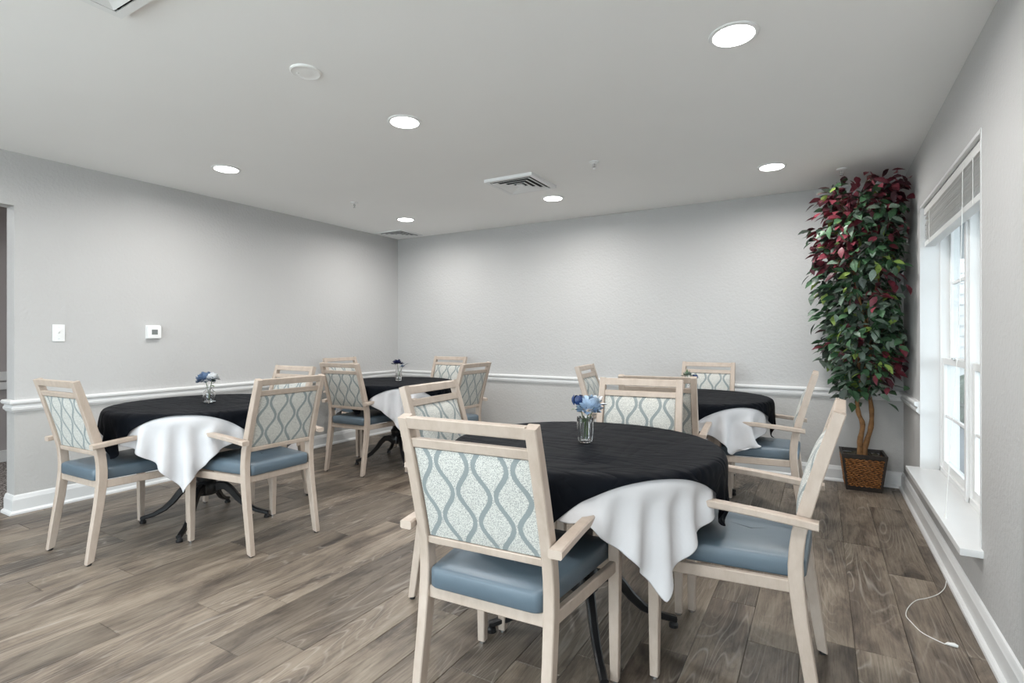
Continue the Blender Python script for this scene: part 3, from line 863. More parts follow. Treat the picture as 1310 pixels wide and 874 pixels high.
# ------------------------------------------------------------------ tablecloths: a small position-based drape
#SIMBEGIN
def drape(n, side, rots, prims, offset, steps, seed, under=None):
    T = len(prims); rs = np.random.RandomState(seed)
    g = np.linspace(-side / 2, side / 2, n); X, Y = np.meshgrid(g, g, indexing='ij')
    h = side / (n - 1)
    flat = np.stack([X.ravel(), Y.ravel()], 1)
    p = np.zeros((T, n * n, 3))
    for t in range(T):
        c, s = math.cos(rots[t][0]), math.sin(rots[t][0])
        p[t, :, 0] = flat[:, 0] * c - flat[:, 1] * s + rots[t][1]; p[t, :, 1] = flat[:, 0] * s + flat[:, 1] * c + rots[t][2]
    p[:, :, 2] = TZ + offset + 0.002
    p[:, :, 2] += rs.normal(0, 0.0012, p.shape[:2])
    idx = np.arange(n * n).reshape(n, n)
    cons = []
    def addc(a, b, L, k, cond):
        a, b = a.ravel(), b.ravel()
        for m in cond:
            mm = m.ravel()
            cons.append((a[mm], b[mm], L, k))
    I, J = np.meshgrid(np.arange(n), np.arange(n), indexing='ij')
    def two(K, q=2): return [(K // (q // 2)) % 2 == 0, (K // (q // 2)) % 2 == 1]
    addc(idx[:-1], idx[1:], h, 1.0, two(I[:-1])); addc(idx[:, :-1], idx[:, 1:], h, 1.0, two(J[:, :-1]))
    addc(idx[:-1, :-1], idx[1:, 1:], h * 2 ** .5, 0.35, two(I[:-1, :-1])); addc(idx[1:, :-1], idx[:-1, 1:], h * 2 ** .5, 0.35, two(I[1:, :-1]))
    addc(idx[:-2], idx[2:], 2 * h, 0.12, two(I[:-2], 4)); addc(idx[:, :-2], idx[:, 2:], 2 * h, 0.12, two(J[:, :-2], 4))
    # tethers: overhanging cloth may not stretch away from where it leaves the table edge
    rest = p[:, :, :2].copy(); e_ = TT - 0.02
    rl = np.linalg.norm(rest, axis=-1, keepdims=True); anc = rest * np.minimum(1, e_ / (rl + 1e-9)); tl = np.linalg.norm(rest - anc, axis=-1) + 1e-6
    anc3 = np.concatenate([anc, np.full(anc.shape[:2] + (1,), TZ + offset)], -1); far_ = tl > 0.01
    caps_a = np.array([[c[0] for c in q['caps']] for q in prims]); caps_b = np.array([[c[1] for c in q['caps']] for q in prims]); caps_r = np.array([[c[2] for c in q['caps']] for q in prims])
    seats = np.array([q['seats'] for q in prims])
    core = np.linalg.norm(p[:, :, :2], axis=-1) < TT - 0.006          # cloth that lies on the top itself
    out = np.linalg.norm(flat, axis=1) > TT - 0.10
    oi = np.where(out)[0]
    if under is not None:
        ug = under.reshape(T, int(under.shape[1] ** .5), -1, 3); un_ = ug.shape[1]
        du = np.gradient(ug, axis=1); dv = np.gradient(ug, axis=2); nn = np.cross(du, dv); nn /= np.linalg.norm(nn, axis=-1, keepdims=True) + 1e-9
        nn = nn.reshape(T, -1, 3)
        rad = under * np.array([1, 1, 0]); rad[..., 2] = 0.25
        nn *= np.sign((nn * rad).sum(-1, keepdims=True))
        uo = [np.where(np.linalg.norm(under[t, :, :2], axis=1) > TT - 0.03)[0] for t in range(T)]
    prev = p.copy(); dt = 1 / 50
    def collide(p, prev):
        rr_ = np.linalg.norm(p[..., :2], axis=-1); dz = p[..., 2] - (TZ - 0.030)      # rounded disc, 6 cm thick for safety
        q0, q1 = rr_ - (TT - 0.012), np.abs(dz) - 0.018
        m0, m1 = np.maximum(q0, 0), np.maximum(q1, 0); L = np.sqrt(m0 * m0 + m1 * m1)
        d = L + np.minimum(np.maximum(q0, q1), 0) - 0.012 - offset
        hit = d < 0
        g0 = np.where(L > 1e-6, m0 / (L + 1e-9), (q0 > q1) * 1.0); g1 = np.where(L > 1e-6, m1 / (L + 1e-9), (q0 <= q1) * 1.0) * np.sign(dz + 1e-9)
        grad = np.concatenate([p[..., :2] / (rr_[..., None] + 1e-9) * g0[..., None], g1[..., None]], -1)
        p[hit] -= (d[..., None] * grad)[hit]
        prev[hit] += 0.55 * (p[hit] - prev[hit])
        low = core & (p[..., 2] < TZ + offset)
        z = p[..., 2]; z[low] = TZ + offset
        prev[low] += 0.55 * (p[low] - prev[low])
        po, pr = p[:, oi], prev[:, oi]
        for k in range(caps_a.shape[1]):
            a, b = caps_a[:, k][:, None], caps_b[:, k][:, None]
            ab = b - a
            tt = np.clip(((po - a) * ab).sum(-1) / (ab * ab).sum(-1), 0, 1)[..., None]
            v = po - (a + tt * ab); L = np.linalg.norm(v, axis=-1); d = L - caps_r[:, k][:, None] - offset
            hit = d < 0
            if hit.any():
                po[hit] -= (v * (d / (L + 1e-9))[..., None])[hit]
                pr[hit] += 0.4 * (po[hit] - pr[hit])
        for k in range(seats.shape[1]):
            c, s = np.cos(seats[:, k, 3])[:, None], np.sin(seats[:, k, 3])[:, None]
            dx, dy = po[..., 0] - seats[:, k, 0][:, None], po[..., 1] - seats[:, k, 1][:, None]
            lx, ly = dx * c + dy * s, -dx * s + dy * c
            top = 0.499 + offset
            hit = (np.abs(lx) < 0.235) & (np.abs(ly) < 0.25) & (po[..., 2] < top) & (po[..., 2] > top - 0.09)
            if hit.any():
                z = po[..., 2]; z[hit] = top; po[..., 2] = z
                pr[hit] += 0.5 * (po[hit] - pr[hit])
        p[:, oi] = po; prev[:, oi] = pr
        return p, prev
    for st in range(steps):
        vel = (p - prev) * 0.975
        sp = np.linalg.norm(vel, axis=-1, keepdims=True); vel *= np.minimum(1, 0.02 / (sp + 1e-9))
        prev = p.copy(); p = p + vel; p[..., 2] -= 9.8 * dt * dt
        for it in range(7):
            for a, b, L, k in cons:
                d = p[:, b] - p[:, a]; ln = np.sqrt((d * d).sum(-1, keepdims=True)) + 1e-9
                cr = d * (0.5 * k * (ln - L) / ln)
                p[:, a] += cr; p[:, b] -= cr
            v = p - anc3; ln = np.linalg.norm(v, axis=-1); st_ = far_ & (ln > tl * 1.01)
            p[st_] = (anc3 + v * (tl * 1.01 / (ln + 1e-9))[..., None])[st_]
            if it % 3 == 2: p, prev = collide(p, prev)
        p, prev = collide(p, prev)
        if under is not None and st % 3 == 0 and st > 12:
            for t in range(T):
                bi = oi[np.linalg.norm(p[t, oi, :2], axis=1) > TT - 0.05]
                B = p[t, bi]; U = under[t, uo[t]]; N = nn[t, uo[t]]
                D = ((B * B).sum(1)[:, None] + (U * U).sum(1)[None] - 2 * B @ U.T)
                j = D.argmin(1); v = B - U[j]; along = (v * N[j]).sum(1); tang = D[np.arange(len(j)), j] - along ** 2
                hit = (along < 0.006) & (along > -0.05) & (tang < 0.03 ** 2)
                corr = ((0.006 - along)[:, None] * N[j])[hit] * 0.8
                p[t, bi[hit]] += corr; prev[t, bi[hit]] += corr
    return p
def four(q):          # same number of obstacles for every table
    c = list(q['caps']); s = list(q['seats'])
    while len(c) < 8: c.append(((9, 9, 0), (9, 9.1, 0), 0.01))
    while len(s) < 4: s.append((9, 9, 0, 0))
    return {'caps': c, 'seats': s}
KEYS = list(TABLES)
prims = [four(PRIMS[k]) for k in KEYS]
WN, WS, BN, BS = 50, 1.29, 46, 1.13
white_p = drape(WN, WS, [(0.11, 0.0, -0.01), (0.05, 0.03, -0.04), (0.03, 0.02, -0.01), (0.04, 0.01, -0.02)], prims, 0.003, 150, 3)
black_p = drape(BN, BS, [(R(45) + 0.04, -0.01, 0.01), (R(45) + 0.06, -0.03, 0.0), (R(45) + 0.03, 0.0, 0.01), (R(45) - 0.02, 0.0, 0.01)], prims, 0.010, 150, 5, white_p)
def relax(p, n, k=2, lam=0.35):      # soften kinks in the hanging parts only
    T = p.shape[0]; g = p.reshape(T, n, n, 3)
    hang = (np.linalg.norm(g[..., :2], axis=-1) > TT + 0.004)[..., None]
    for _ in range(k):
        a = g.copy(); a[:, 1:-1, 1:-1] = (g[:, 2:, 1:-1] + g[:, :-2, 1:-1] + g[:, 1:-1, 2:] + g[:, 1:-1, :-2]) / 4
        a[:, 0, 1:-1] = (g[:, 0, 2:] + g[:, 0, :-2]) / 2; a[:, -1, 1:-1] = (g[:, -1, 2:] + g[:, -1, :-2]) / 2
        a[:, 1:-1, 0] = (g[:, 2:, 0] + g[:, :-2, 0]) / 2; a[:, 1:-1, -1] = (g[:, 2:, -1] + g[:, :-2, -1]) / 2
        g = np.where(hang, g + lam * (a - g), g)
    return g.reshape(T, n * n, 3)
white_p = relax(white_p, WN); black_p = relax(black_p, BN)
for _ in range(3):                    # keep the white cloth inside the black one wherever they overlap
    bg_ = black_p.reshape(4, BN, BN, 3)
    nb_ = np.cross(np.gradient(bg_, axis=1), np.gradient(bg_, axis=2)); nb_ /= np.linalg.norm(nb_, axis=-1, keepdims=True) + 1e-9
    nb_ = nb_.reshape(4, -1, 3); rd = black_p * np.array([1.0, 1.0, 0]); rd[..., 2] = 0.3
    nb_ *= np.sign((nb_ * rd).sum(-1, keepdims=True))
    for t in range(4):
        wi = np.where(np.linalg.norm(white_p[t, :, :2], axis=1) > TT - 0.06)[0]
        W_ = white_p[t, wi]; B_ = black_p[t]
        D = (W_ * W_).sum(1)[:, None] + (B_ * B_).sum(1)[None] - 2 * W_ @ B_.T
        j = D.argmin(1); al = ((W_ - B_[j]) * nb_[t, j]).sum(1); tg = D[np.arange(len(j)), j] - al ** 2
        hit = (al > -0.006) & (al < 0.06) & (tg < 0.022 ** 2)
        white_p[t, wi[hit]] -= ((al + 0.006)[:, None] * nb_[t, j])[hit]
#SIMEND
def cloth_object(name, pts, n, mat, loc, label, group):
    fs = [(i * n + j, (i + 1) * n + j, (i + 1) * n + j + 1, i * n + j + 1) for i in range(n - 1) for j in range(n - 1)]
    me = bpy.data.meshes.new(name); me.from_pydata([tuple(map(float, q)) for q in pts], [], fs); me.materials.append(M[mat])
    me.polygons.foreach_set('use_smooth', [True] * len(me.polygons)); me.update()
    o = link(name, me); o.location = (loc[0], loc[1], 0)
    s = o.modifiers.new('thickness', 'SOLIDIFY'); s.thickness = 0.0022; s.offset = 0
    s = o.modifiers.new('smooth', 'SUBSURF'); s.levels = 1; s.render_levels = 1
    tag(o, label, 'tablecloth', group)
    return o
CL = {'front': 'nearest table', 'left': 'left-hand table', 'far': 'far corner table', 'right': 'right-hand table by the ficus'}
for i, k in enumerate(KEYS):
    cloth_object('white_tablecloth', white_p[i], WN, 'white', TABLES[k], 'white under-cloth hanging in points at the corners of the ' + CL[k], 'white under-cloths')
    cloth_object('black_tablecloth', black_p[i], BN, 'black', TABLES[k], 'black square top cloth laid cornerwise on the ' + CL[k], 'black top cloths')

# ------------------------------------------------------------------ vases and flowers
TOPZ = TZ + 0.0125
def vessel(name, label, loc, prof_out, wall_t, flutes=0, seg=36):
    m = MB()
    def ring(r, z, fl):
        g = lambda k: r * (1 + (fl * (0.5 + 0.5 * math.cos(flutes * 2 * math.pi * k / seg)) if flutes else 0.0))
        return [(g(k) * math.cos(2 * math.pi * k / seg), g(k) * math.sin(2 * math.pi * k / seg), z) for k in range(seg)]
    rings = [ring(r, z, 0.10 if 0.008 < z < prof_out[-1][1] - 0.012 else 0.0) for r, z in prof_out]
    inner = [ring(max(0.003, r - wall_t), max(z, 0.010), 0.0) for r, z in reversed(prof_out[1:])]
    m.loft(rings + inner + [ring(0.002, 0.010, 0)])
    o = m.build(name, 'glass', None, smooth=not flutes, angle=50)
    o.location = loc
    return tag(o, label, 'vase', 'table vases')

def petals(mb, c, r, n, size, rs, flat=0.5, up=Vector((0, 0, 1)), cup=0.4):
    """a bloom: n cupped petals spiralling round c"""
    for i in range(n):
        t = (i + 0.5) / n
        el = math.acos(1 - 1.25 * t); az = i * 2.39996 + rs.uniform(-0.2, 0.2)
        d = Vector((math.sin(el) * math.cos(az), math.sin(el) * math.sin(az), math.cos(el) * flat + 0.12))
        b = Vector(c) + d * (r * (0.35 + 0.45 * t) if n < 60 else r * 0.72)
        ax = (d + Vector((0, 0, 0.5 - 0.7 * t))).normalized()
        sd = ax.cross(Vector((0, 0, 1)) if abs(ax.z) < 0.95 else Vector((1, 0, 0))).normalized()
        nm = sd.cross(ax).normalized()
        s = size * rs.uniform(0.8, 1.2)
        pts = [b, b + ax * s * 0.45 - sd * s * 0.42 + nm * s * cup * 0.3, b + ax * s * 0.45 + sd * s * 0.42 + nm * s * cup * 0.3, b + ax * s * 0.5 - nm * s * cup * 0.25,
               b + ax * s * 0.92 - sd * s * 0.28 + nm * s * cup * 0.5, b + ax * s * 0.92 + sd * s * 0.28 + nm * s * cup * 0.5, b + ax * s * 1.04 + nm * s * cup * 0.2]
        mb.add(pts, [(0, 1, 3), (0, 3, 2), (1, 4, 3), (3, 4, 6), (3, 6, 5), (2, 3, 5)])

def rose_petals(mb, c, r, n, rs):
    """cupped petals wrapped round one another in layers"""
    c = Vector(c)
    for i in range(n):
        t = (i + 1) / n; rad = r * (0.25 + 0.75 * t); az = i * 2.39996
        half_w = 0.95 - 0.25 * t; top = 1.35 - 0.45 * t; pts = []
        for a in range(4):
            el = -0.75 + (top + 0.75) * a / 3
            for b in range(5):
                ph = az + (b / 2 - 1) * half_w * math.cos(max(0, el) * 0.6) * (1.0 if a < 3 else 0.72)
                rr = rad * (1 + (0.05 * t if a == 3 else 0.0) + rs.uniform(-0.03, 0.03))
                pts.append(c + Vector((math.cos(el) * math.cos(ph), math.cos(el) * math.sin(ph), math.sin(el) * 0.92)) * rr)
        mb.add(pts, [(a * 5 + b, a * 5 + b + 1, a * 5 + b + 6, a * 5 + b + 5) for a in range(3) for b in range(4)])

def blade(mb, a, b, w, bend=0.1):
    a, b = Vector(a), Vector(b); d = (b - a); s = d.cross(Vector((0, 0, 1)))
    s = s.normalized() if s.length > 1e-5 else Vector((1, 0, 0))
    nz = s.cross(d).normalized() * d.length * bend
    m1, m2 = a + d * 0.33 + nz * 0.8, a + d * 0.68 + nz
    mb.add([a, m1 - s * w * 0.5, m1 - nz * 0.25, m1 + s * w * 0.5, m2 - s * w * 0.42, m2 - nz * 0.3, m2 + s * w * 0.42, b],
           [(0, 1, 2), (0, 2, 3), (1, 4, 5, 2), (2, 5, 6, 3), (4, 7, 5), (5, 7, 6)])

def flower(name, label, cat, base, head, r, n, size, mat, leaves=(), flat=0.6, group='flowers in the table vases', seed=0):
    rs = random.Random(seed)
    f = thing(name, label, cat, base, 0, group)
    h = Vector(head)
    st = MB().tube([(0, 0, 0), (h.x * 0.25, h.y * 0.25, h.z * 0.5), (h.x, h.y, h.z)], 0.0022, 6).build('stem', 'stem', f, smooth=True)
    m = MB()
    if name == 'rose': rose_petals(m, h, r * 1.25, 13, rs)
    else: petals(m, h, r, n, size, rs, flat)
    m.build('bloom', mat, f, smooth=True, angle=70)
    for a, b, w, lm in leaves:
        k = MB(); blade(k, a, b, w); k.build('leaf', lm, f, smooth=True)
    return f
def V(k, dx=0, dy=0): return (TABLES[k][0] + dx, TABLES[k][1] + dy, TOPZ)
# nearest table: cut-glass tumbler
vx = V('front', 0.012, -0.01)
vessel('glass_vase', 'cut-glass tumbler vase on the nearest table', vx, [(0.024, 0.0), (0.027, 0.002), (0.0275, 0.02), (0.029, 0.05), (0.031, 0.085), (0.033, 0.102)], 0.003, 12, 48)
vb = (vx[0], vx[1], vx[2] + 0.0125)
# u: right of the picture, w: towards the viewer
ur = Vector((0.865, 0.502, 0)); uw = Vector((0.502, -0.865, 0))
def off(a, b, z): q = ur * a + uw * b; return (q.x, q.y, z)
flower('rose', 'navy blue rose in the cut-glass vase', 'flower', vb, off(-0.028, 0.006, 0.158), 0.023, 34, 0.030, 'petal_navy', [(off(-0.02, 0.01, 0.125), off(-0.062, 0.02, 0.118), 0.016, 'stem')], 0.9, seed=1)
flower('carnation', 'pale blue carnation in the cut-glass vase', 'flower', vb, off(0.014, 0.008, 0.118), 0.034, 80, 0.032, 'petal_sky', [(off(0.0, 0.01, 0.085), off(-0.012, 0.036, 0.072), 0.018, 'stem')], 0.95, seed=2)
flower('blossom', 'white blossom at the right of the cut-glass vase', 'flower', vb, off(0.046, -0.012, 0.142), 0.012, 9, 0.030, 'petal_white', (), 0.8, seed=3)
# left table: small bottle with hydrangea
vx = V('left', 0.035, 0.0)
vessel('glass_bottle', 'small clear bottle vase on the left-hand table', vx, [(0.028, 0.0), (0.034, 0.003), (0.035, 0.02), (0.035, 0.062), (0.030, 0.074), (0.018, 0.082), (0.016, 0.092), (0.019, 0.100)], 0.003)
vb = (vx[0], vx[1], vx[2] + 0.0125)
flower('hydrangea', 'slate blue hydrangea head in the left-hand bottle', 'flower', vb, off(-0.022, 0.0, 0.126), 0.046, 110, 0.026, 'petal_slate', [(off(-0.03, 0.0, 0.12), off(-0.075, 0.0, 0.125), 0.02, 'petal_slate')], 0.9, seed=4)
flower('blossom', 'white and green blossom right of the slate blue hydrangea', 'flower', vb, off(0.026, 0.008, 0.140), 0.030, 60, 0.022, 'petal_white',
       [(off(0.02, 0.0, 0.11), off(0.062, 0.01, 0.118), 0.02, 'stem'), (off(0.01, 0.01, 0.10), off(0.050, 0.03, 0.09), 0.02, 'stem'), (off(0.02, 0.0, 0.12), off(0.068, 0.0, 0.145), 0.02, 'stem'), (off(0.0, 0.01, 0.10), off(0.012, 0.045, 0.098), 0.02, 'stem')], 0.7, seed=5)
# far table
vx = V('far', 0.02, 0.0)
vessel('glass_vase', 'slim clear glass vase on the far corner table', vx, [(0.024, 0.0), (0.028, 0.003), (0.029, 0.04), (0.030, 0.10), (0.031, 0.112)], 0.003, 10, 40)
vb = (vx[0], vx[1], vx[2] + 0.0125)
flower('anemone', 'dark indigo flower in the slim glass vase', 'flower', vb, off(-0.012, 0.0, 0.150), 0.026, 24, 0.038, 'petal_indigo', [(off(-0.01, 0, 0.13), off(-0.05, 0.01, 0.135), 0.02, 'petal_indigo')], 0.35, seed=6)
flower('flower_sprig', 'thin blue-grey sprig leaning out of the slim glass vase', 'sprig', vb, off(0.035, 0.0, 0.120), 0.012, 8, 0.022, 'petal_slate',
       [(off(0.02, 0, 0.11), off(0.115, 0.0, 0.160), 0.016, 'petal_slate'), (off(0.02, 0, 0.105), off(0.085, 0.0, 0.118), 0.014, 'petal_indigo'), (off(0.02, 0, 0.11), off(0.070, 0.0, 0.165), 0.014, 'petal_slate')], 0.5, seed=7)
# right table
vx = V('right', 0.0, 0.0)
vessel('glass_bottle', 'small bottle vase on the right-hand table', vx, [(0.022, 0.0), (0.026, 0.003), (0.027, 0.05), (0.024, 0.066), (0.015, 0.076), (0.014, 0.088), (0.016, 0.095)], 0.003)
vb = (vx[0], vx[1], vx[2] + 0.0125)
flower('flower_sprig', 'grey-green leafy sprig with cream buds in the right-hand bottle', 'sprig', vb, off(-0.028, 0.0, 0.125), 0.028, 30, 0.022, 'leaf_grey',
       [(off(-0.03, 0, 0.12), off(-0.07, 0.0, 0.15), 0.02, 'stem'), (off(-0.03, 0, 0.13), off(-0.03, 0.0, 0.178), 0.018, 'stem'), (off(-0.02, 0, 0.12), off(-0.005, 0.0, 0.172), 0.018, 'stem'), (off(-0.03, 0.01, 0.11), off(-0.075, 0.01, 0.11), 0.018, 'stem')], 0.8, seed=8)
flower('rose', 'small navy rose in the right-hand bottle', 'flower', vb, off(0.028, 0.004, 0.120), 0.018, 22, 0.026, 'petal_navy', [(off(0.03, 0, 0.115), off(0.062, 0.0, 0.105), 0.018, 'petal_navy')], 0.7, seed=9)

# ------------------------------------------------------------------ potted ficus
PX, PY = 0.285, 5.035
fic = thing('potted_ficus', 'tall artificial ficus with green and burgundy leaves in a wicker planter', 'plant', (PX, PY, 0), R(2))
pl = MB()
def sq(h, z): return [(-h, -h, z), (h, -h, z), (h, h, z), (-h, h, z)]
HB, HT, PH = 0.112, 0.145, 0.285
half = lambda z: HB + (HT - HB) * z / PH
pl.loft([sq(half(0.02) - 0.012, 0.02), sq(half(0.25) - 0.012, 0.25)])
planter = pl.build('planter', 'wicker_dark', fic)
for z0, z1, o_, nm_ in ((0.0, 0.034, 0.004, 'base_band'), (0.258, PH, 0.006, 'planter_rim')):
    m = MB(); a0, a1, t = half(z0) + o_, half(z1) + o_, 0.016
    m.loft([sq(a0, z0), sq(a1, z1), sq(a1 - t, z1), sq(a0 - t, z0), sq(a0, z0)], True, False)
    m.build(nm_, 'wicker_dark', planter)
for sx in (-1, 1):
    for sy in (-1, 1):
        b0, b1 = half(0.03) - 0.004, half(0.26) - 0.004
        MB().beam([((sx * b0, sy * b0, 0.03), (0.010, 0, 0), (0, 0.010, 0)), ((sx * b1, sy * b1, 0.262), (0.010, 0, 0), (0, 0.010, 0))]).build('corner_post', 'wicker_dark', planter)
for side in range(4):
    a = side * math.pi / 2; ca, sa = math.cos(a), math.sin(a)
    m = MB(); rows, waves = 15, 7
    for r in range(rows):
        z = 0.040 + r * (0.262 - 0.046) / rows
        hh = half(z); pts = []
        for q in range(waves * 4 + 1):
            xx = -hh + 0.010 + (2 * hh - 0.020) * q / (waves * 4)
            yy = -hh + 0.001 - 0.0055 * math.cos(q * math.pi / 2 + r * math.pi)
            zz = z + 0.003 * math.sin(q * math.pi / 2 * 0.9 + r)
            pts.append((xx * ca - yy * sa, xx * sa + yy * ca, zz))
        m.tube(pts, 0.0056, 5)
    tag(m.build('wicker_weave', 'wicker', planter, smooth=True), kind='stuff')
m = MB()
gr = random.Random(4)
m.box(-0.125, 0.125, -0.125, 0.125, 0.235, 0.252)
for i in range(40):
    xx, yy, r = gr.uniform(-0.11, 0.11), gr.uniform(-0.11, 0.11), gr.uniform(0.014, 0.03)
    m.lathe([(0.002, 0.247 - r * .2), (r, 0.25), (r * 0.7, 0.25 + r * 0.5), (0.002, 0.25 + r * 0.7)], xx, yy, 7)
tag(m.build('moss', 'moss', fic, smooth=True), kind='stuff')
trunkA = [(-0.015, 0.0, 0.24), (-0.018, -0.01, 0.36), (0.0, -0.015, 0.50), (-0.03, -0.02, 0.60), (-0.035, -0.03, 0.75), (0.01, -0.04, 0.92), (0.05, -0.05, 1.10), (0.0, -0.08, 1.35), (-0.06, -0.12, 1.65), (-0.10, -0.16, 1.95)]
trunkB = [(0.012, -0.004, 0.24), (0.020, -0.01, 0.34), (0.055, 0.0, 0.48), (0.060, 0.0, 0.62), (0.035, -0.01, 0.78), (-0.015, -0.02, 0.92), (-0.03, -0.04, 1.10), (0.03, -0.06, 1.35), (0.10, -0.09, 1.65), (0.16, -0.12, 2.0)]
def smooth_path(pts, k=4):
    P = [Vector(p) for p in pts]; out = []
    for i in range(len(P) - 1):
        p0, p1, p2, p3 = P[max(i - 1, 0)], P[i], P[i + 1], P[min(i + 2, len(P) - 1)]
        for j in range(k):
            t = j / k
            out.append(0.5 * ((2 * p1) + (p2 - p0) * t + (2 * p0 - 5 * p1 + 4 * p2 - p3) * t * t + (3 * p1 - p0 - 3 * p2 + p3) * t ** 3))
    return out + [P[-1]]
for tr in (trunkA, trunkB):
    sp_ = smooth_path(tr)
    MB().tube(sp_, [0.021 - 0.015 * (i / len(sp_)) + 0.002 * math.sin(i * 1.7) for i in range(len(sp_))], 9).build('trunk', 'bark', fic, smooth=True)
lr = random.Random(21)
def env(z):      # half-width and centre (x, y offsets from the pot) of the crown at height z
    pts = [(0.72, 0.13, 0.02, -0.12), (0.90, 0.20, 0.0, -0.14), (1.10, 0.26, 0.0, -0.16), (1.40, 0.30, 0.0, -0.20), (1.75, 0.315, -0.01, -0.24), (2.05, 0.31, -0.015, -0.26), (2.25, 0.30, -0.01, -0.27), (2.40, 0.26, 0.03, -0.27)]
    for a, b in zip(pts, pts[1:]):
        if z <= b[0]:
            t = max(0, (z - a[0]) / (b[0] - a[0])); return [a[i] + (b[i] - a[i]) * t for i in (1, 2, 3)]
    return pts[-1][1:]
sprays = []
while len(sprays) < 290:
    z = 0.78 + 1.56 * lr.random() ** 0.85
    w, cx_, cy_ = env(z)
    a = lr.uniform(0, 2 * math.pi); rr = w * math.sqrt(lr.uniform(0.12, 1.0)) * 0.93
    p = Vector((cx_ + rr * math.cos(a), cy_ + rr * 0.95 * math.sin(a), z))
    if p.x > 0.235 or p.y > 0.075: continue
    sprays.append(p)
leafs = []
for s_i, p in enumerate(sprays):
    # a twig from the nearer stem out to the spray
    src = min(trunkA[4:] + trunkB[4:], key=lambda q: (Vector(q) - p).length + max(0, q[2] - p.z) * 1.5)
    mid = (Vector(src) + p) / 2 + Vector((0, 0, 0.07))
    tw = smooth_path([src, mid, p, p + (p - mid) * 0.25 + Vector((0, 0, -0.07))], 3)
    if s_i < 50:
        MB().tube(tw, [0.0045 - 0.003 * i / len(tw) for i in range(len(tw))], 5).build('branch', 'twig', fic, smooth=True)
    az = math.atan2(p.y + 0.2, p.x)
    red = 0.05
    if p.z > 2.10: red = 0.85
    elif p.z > 1.90: red = 0.30
    if p.z > 1.72 and p.x < -0.16: red = max(red, 0.75)
    if 0.92 < p.z < 1.12 and p.x > 0.08: red = 0.85
    kind_red = lr.random() < red
    fam = lr.random()
    for q in range(lr.randint(8, 11)):
        d = Vector((math.cos(az) * 0.8 + lr.gauss(0, 0.7), math.sin(az) * 0.8 + lr.gauss(0, 0.7), lr.gauss(-0.45, 0.4))).normalized()
        b = p + Vector((lr.gauss(0, 0.048), lr.gauss(0, 0.048), lr.gauss(-0.01, 0.05)))
        if kind_red: mt = 'leaf_rose' if lr.random() < 0.10 else ('leaf_plum' if lr.random() < (0.55 if b.z > 2.15 else 0.35) else 'leaf_burgundy')
        else:
            c = lr.random()
            mt = 'leaf_lime' if c < 0.07 else ('leaf_grey' if c < 0.33 + 0.15 * (fam > 0.6) else ('leaf_dark' if c < 0.58 else 'leaf_green'))
        L = lr.uniform(0.070, 0.105)
        tip = b + d * L
        if max(tip.x, b.x) > 0.262 or max(tip.y, b.y) > 0.125 or max(tip.z, b.z) > 2.415 or b.z < 0.66: continue
        leafs.append((b, d, L, mt, lr.uniform(-0.9, 0.9)))
def leaf_geo(mb):
    st = [(0.0, 0.0), (0.22, 0.20), (0.48, 0.27), (0.76, 0.15), (1.0, 0.0)]
    v = [(0, 0, 0)]
    for t, w in st[1:-1]:
        sag = -0.16 * t * t
        v += [(t, -w, sag + 0.07 * w / 0.27), (t, 0, sag), (t, w, sag + 0.07 * w / 0.27)]
    v.append((1.0, 0, -0.18))
    f = [(0, 1, 2), (0, 2, 3), (1, 4, 5, 2), (2, 5, 6, 3), (4, 7, 8, 5), (5, 8, 9, 6), (7, 10, 8), (8, 10, 9)]
    return v, f
LV, LF = leaf_geo(None)
leaf_mesh = {}
for mt in ('leaf_green', 'leaf_dark', 'leaf_grey', 'leaf_lime', 'leaf_burgundy', 'leaf_plum', 'leaf_rose'):
    me = bpy.data.meshes.new('leaf'); me.from_pydata(LV, [], LF); me.materials.append(M[mt])
    me.polygons.foreach_set('use_smooth', [True] * len(me.polygons)); me.update(); leaf_mesh[mt] = me
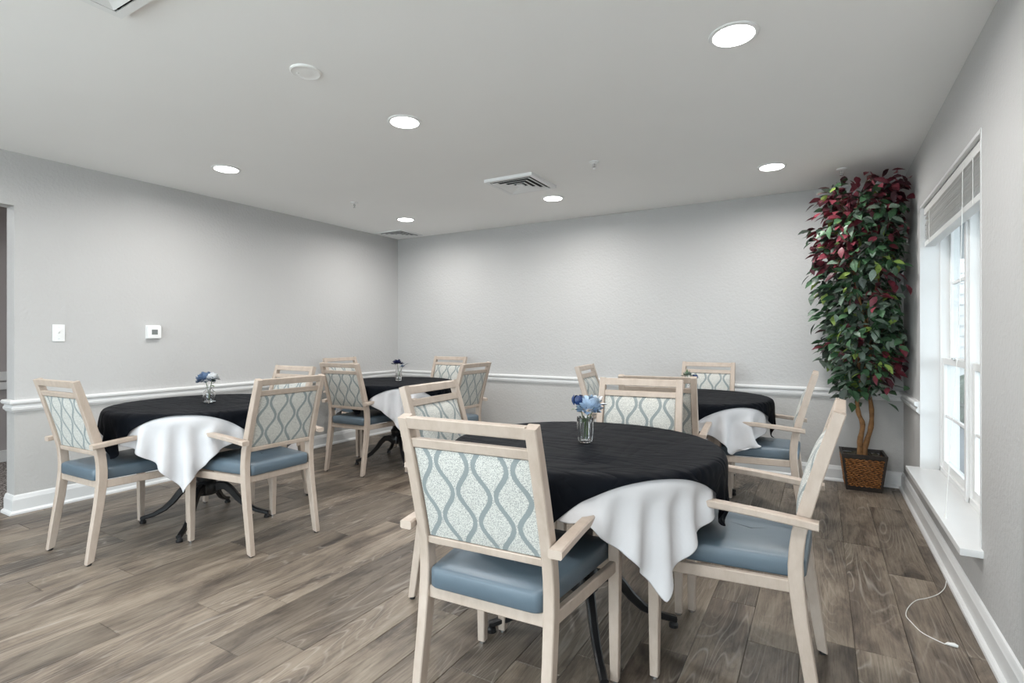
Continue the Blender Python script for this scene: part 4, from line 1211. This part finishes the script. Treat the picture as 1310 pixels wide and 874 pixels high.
def leaf_matrix(b, d, L, roll):
    up = Vector((0, 0, 1)); s = up.cross(d)
    s = s.normalized() if s.length > 0.05 else Vector((1, 0, 0))
    n = d.cross(s).normalized()
    Rm = Matrix((d, s, n)).transposed() @ Matrix.Rotation(roll, 3, 'X')
    return Matrix.Translation(b) @ (Rm * L).to_4x4()
vd = Vector((PX, PY, 0)).normalized()
leafs.sort(key=lambda q: q[0].x * vd.x + q[0].y * vd.y)
NL = 298
rest_v, rest_f, rest_m = [], [], []
order = list(leaf_mesh)
for i, (b, d, L, mt, roll) in enumerate(leafs):
    mw = leaf_matrix(b, d, L, roll)
    if i < NL:
        o = link('leaf', leaf_mesh[mt], fic); o.matrix_local = mw
    else:
        k = len(rest_v)
        rest_v += [tuple(mw @ Vector(q)) for q in LV]; rest_f += [tuple(k + j for j in fc) for fc in LF]; rest_m += [order.index(mt)] * len(LF)
me = bpy.data.meshes.new('foliage'); me.from_pydata(rest_v, [], rest_f)
for mt in order: me.materials.append(M[mt])
me.polygons.foreach_set('material_index', rest_m); me.polygons.foreach_set('use_smooth', [True] * len(me.polygons)); me.update()
tag(link('foliage', me, fic), kind='stuff')

# ------------------------------------------------------------------ loose pull cord on the floor
cd = thing('pull_cord', 'thin white pull cord with tassel lying on the floor by the baseboard', 'cord', (0.40, 3.2, 0))
def floor_px(u, v):
    a, b = (u - 655) / 681, -(v - 430) / 681
    c, s = math.cos(cam.rotation_euler.z), math.sin(cam.rotation_euler.z)
    t = -CAM_H / b
    return (t * (c * a - s) - 0.40, t * (s * a + c) - 3.2, 0.0022)
path = [floor_px(*q) for q in ((1211, 737), (1209, 752), (1200, 761), (1186, 766), (1172, 769), (1162, 778), (1159, 788), (1166, 797), (1178, 809), (1192, 817), (1209, 825))]
MB().tube(smooth_path(path, 4), 0.0018, 6).build('cord', 'cord', cd, smooth=True)
a, b = Vector(path[-1]), Vector(floor_px(1226, 830))
d = (b - a); MB().tube([a + Vector((0, 0, 0.001)), a + d * 0.2 + Vector((0, 0, 0.005)), a + d * 0.7 + Vector((0, 0, 0.007)), b + Vector((0, 0, 0.005))], [0.002, 0.006, 0.008, 0.005], 10).build('tassel', 'cord', cd, smooth=True)
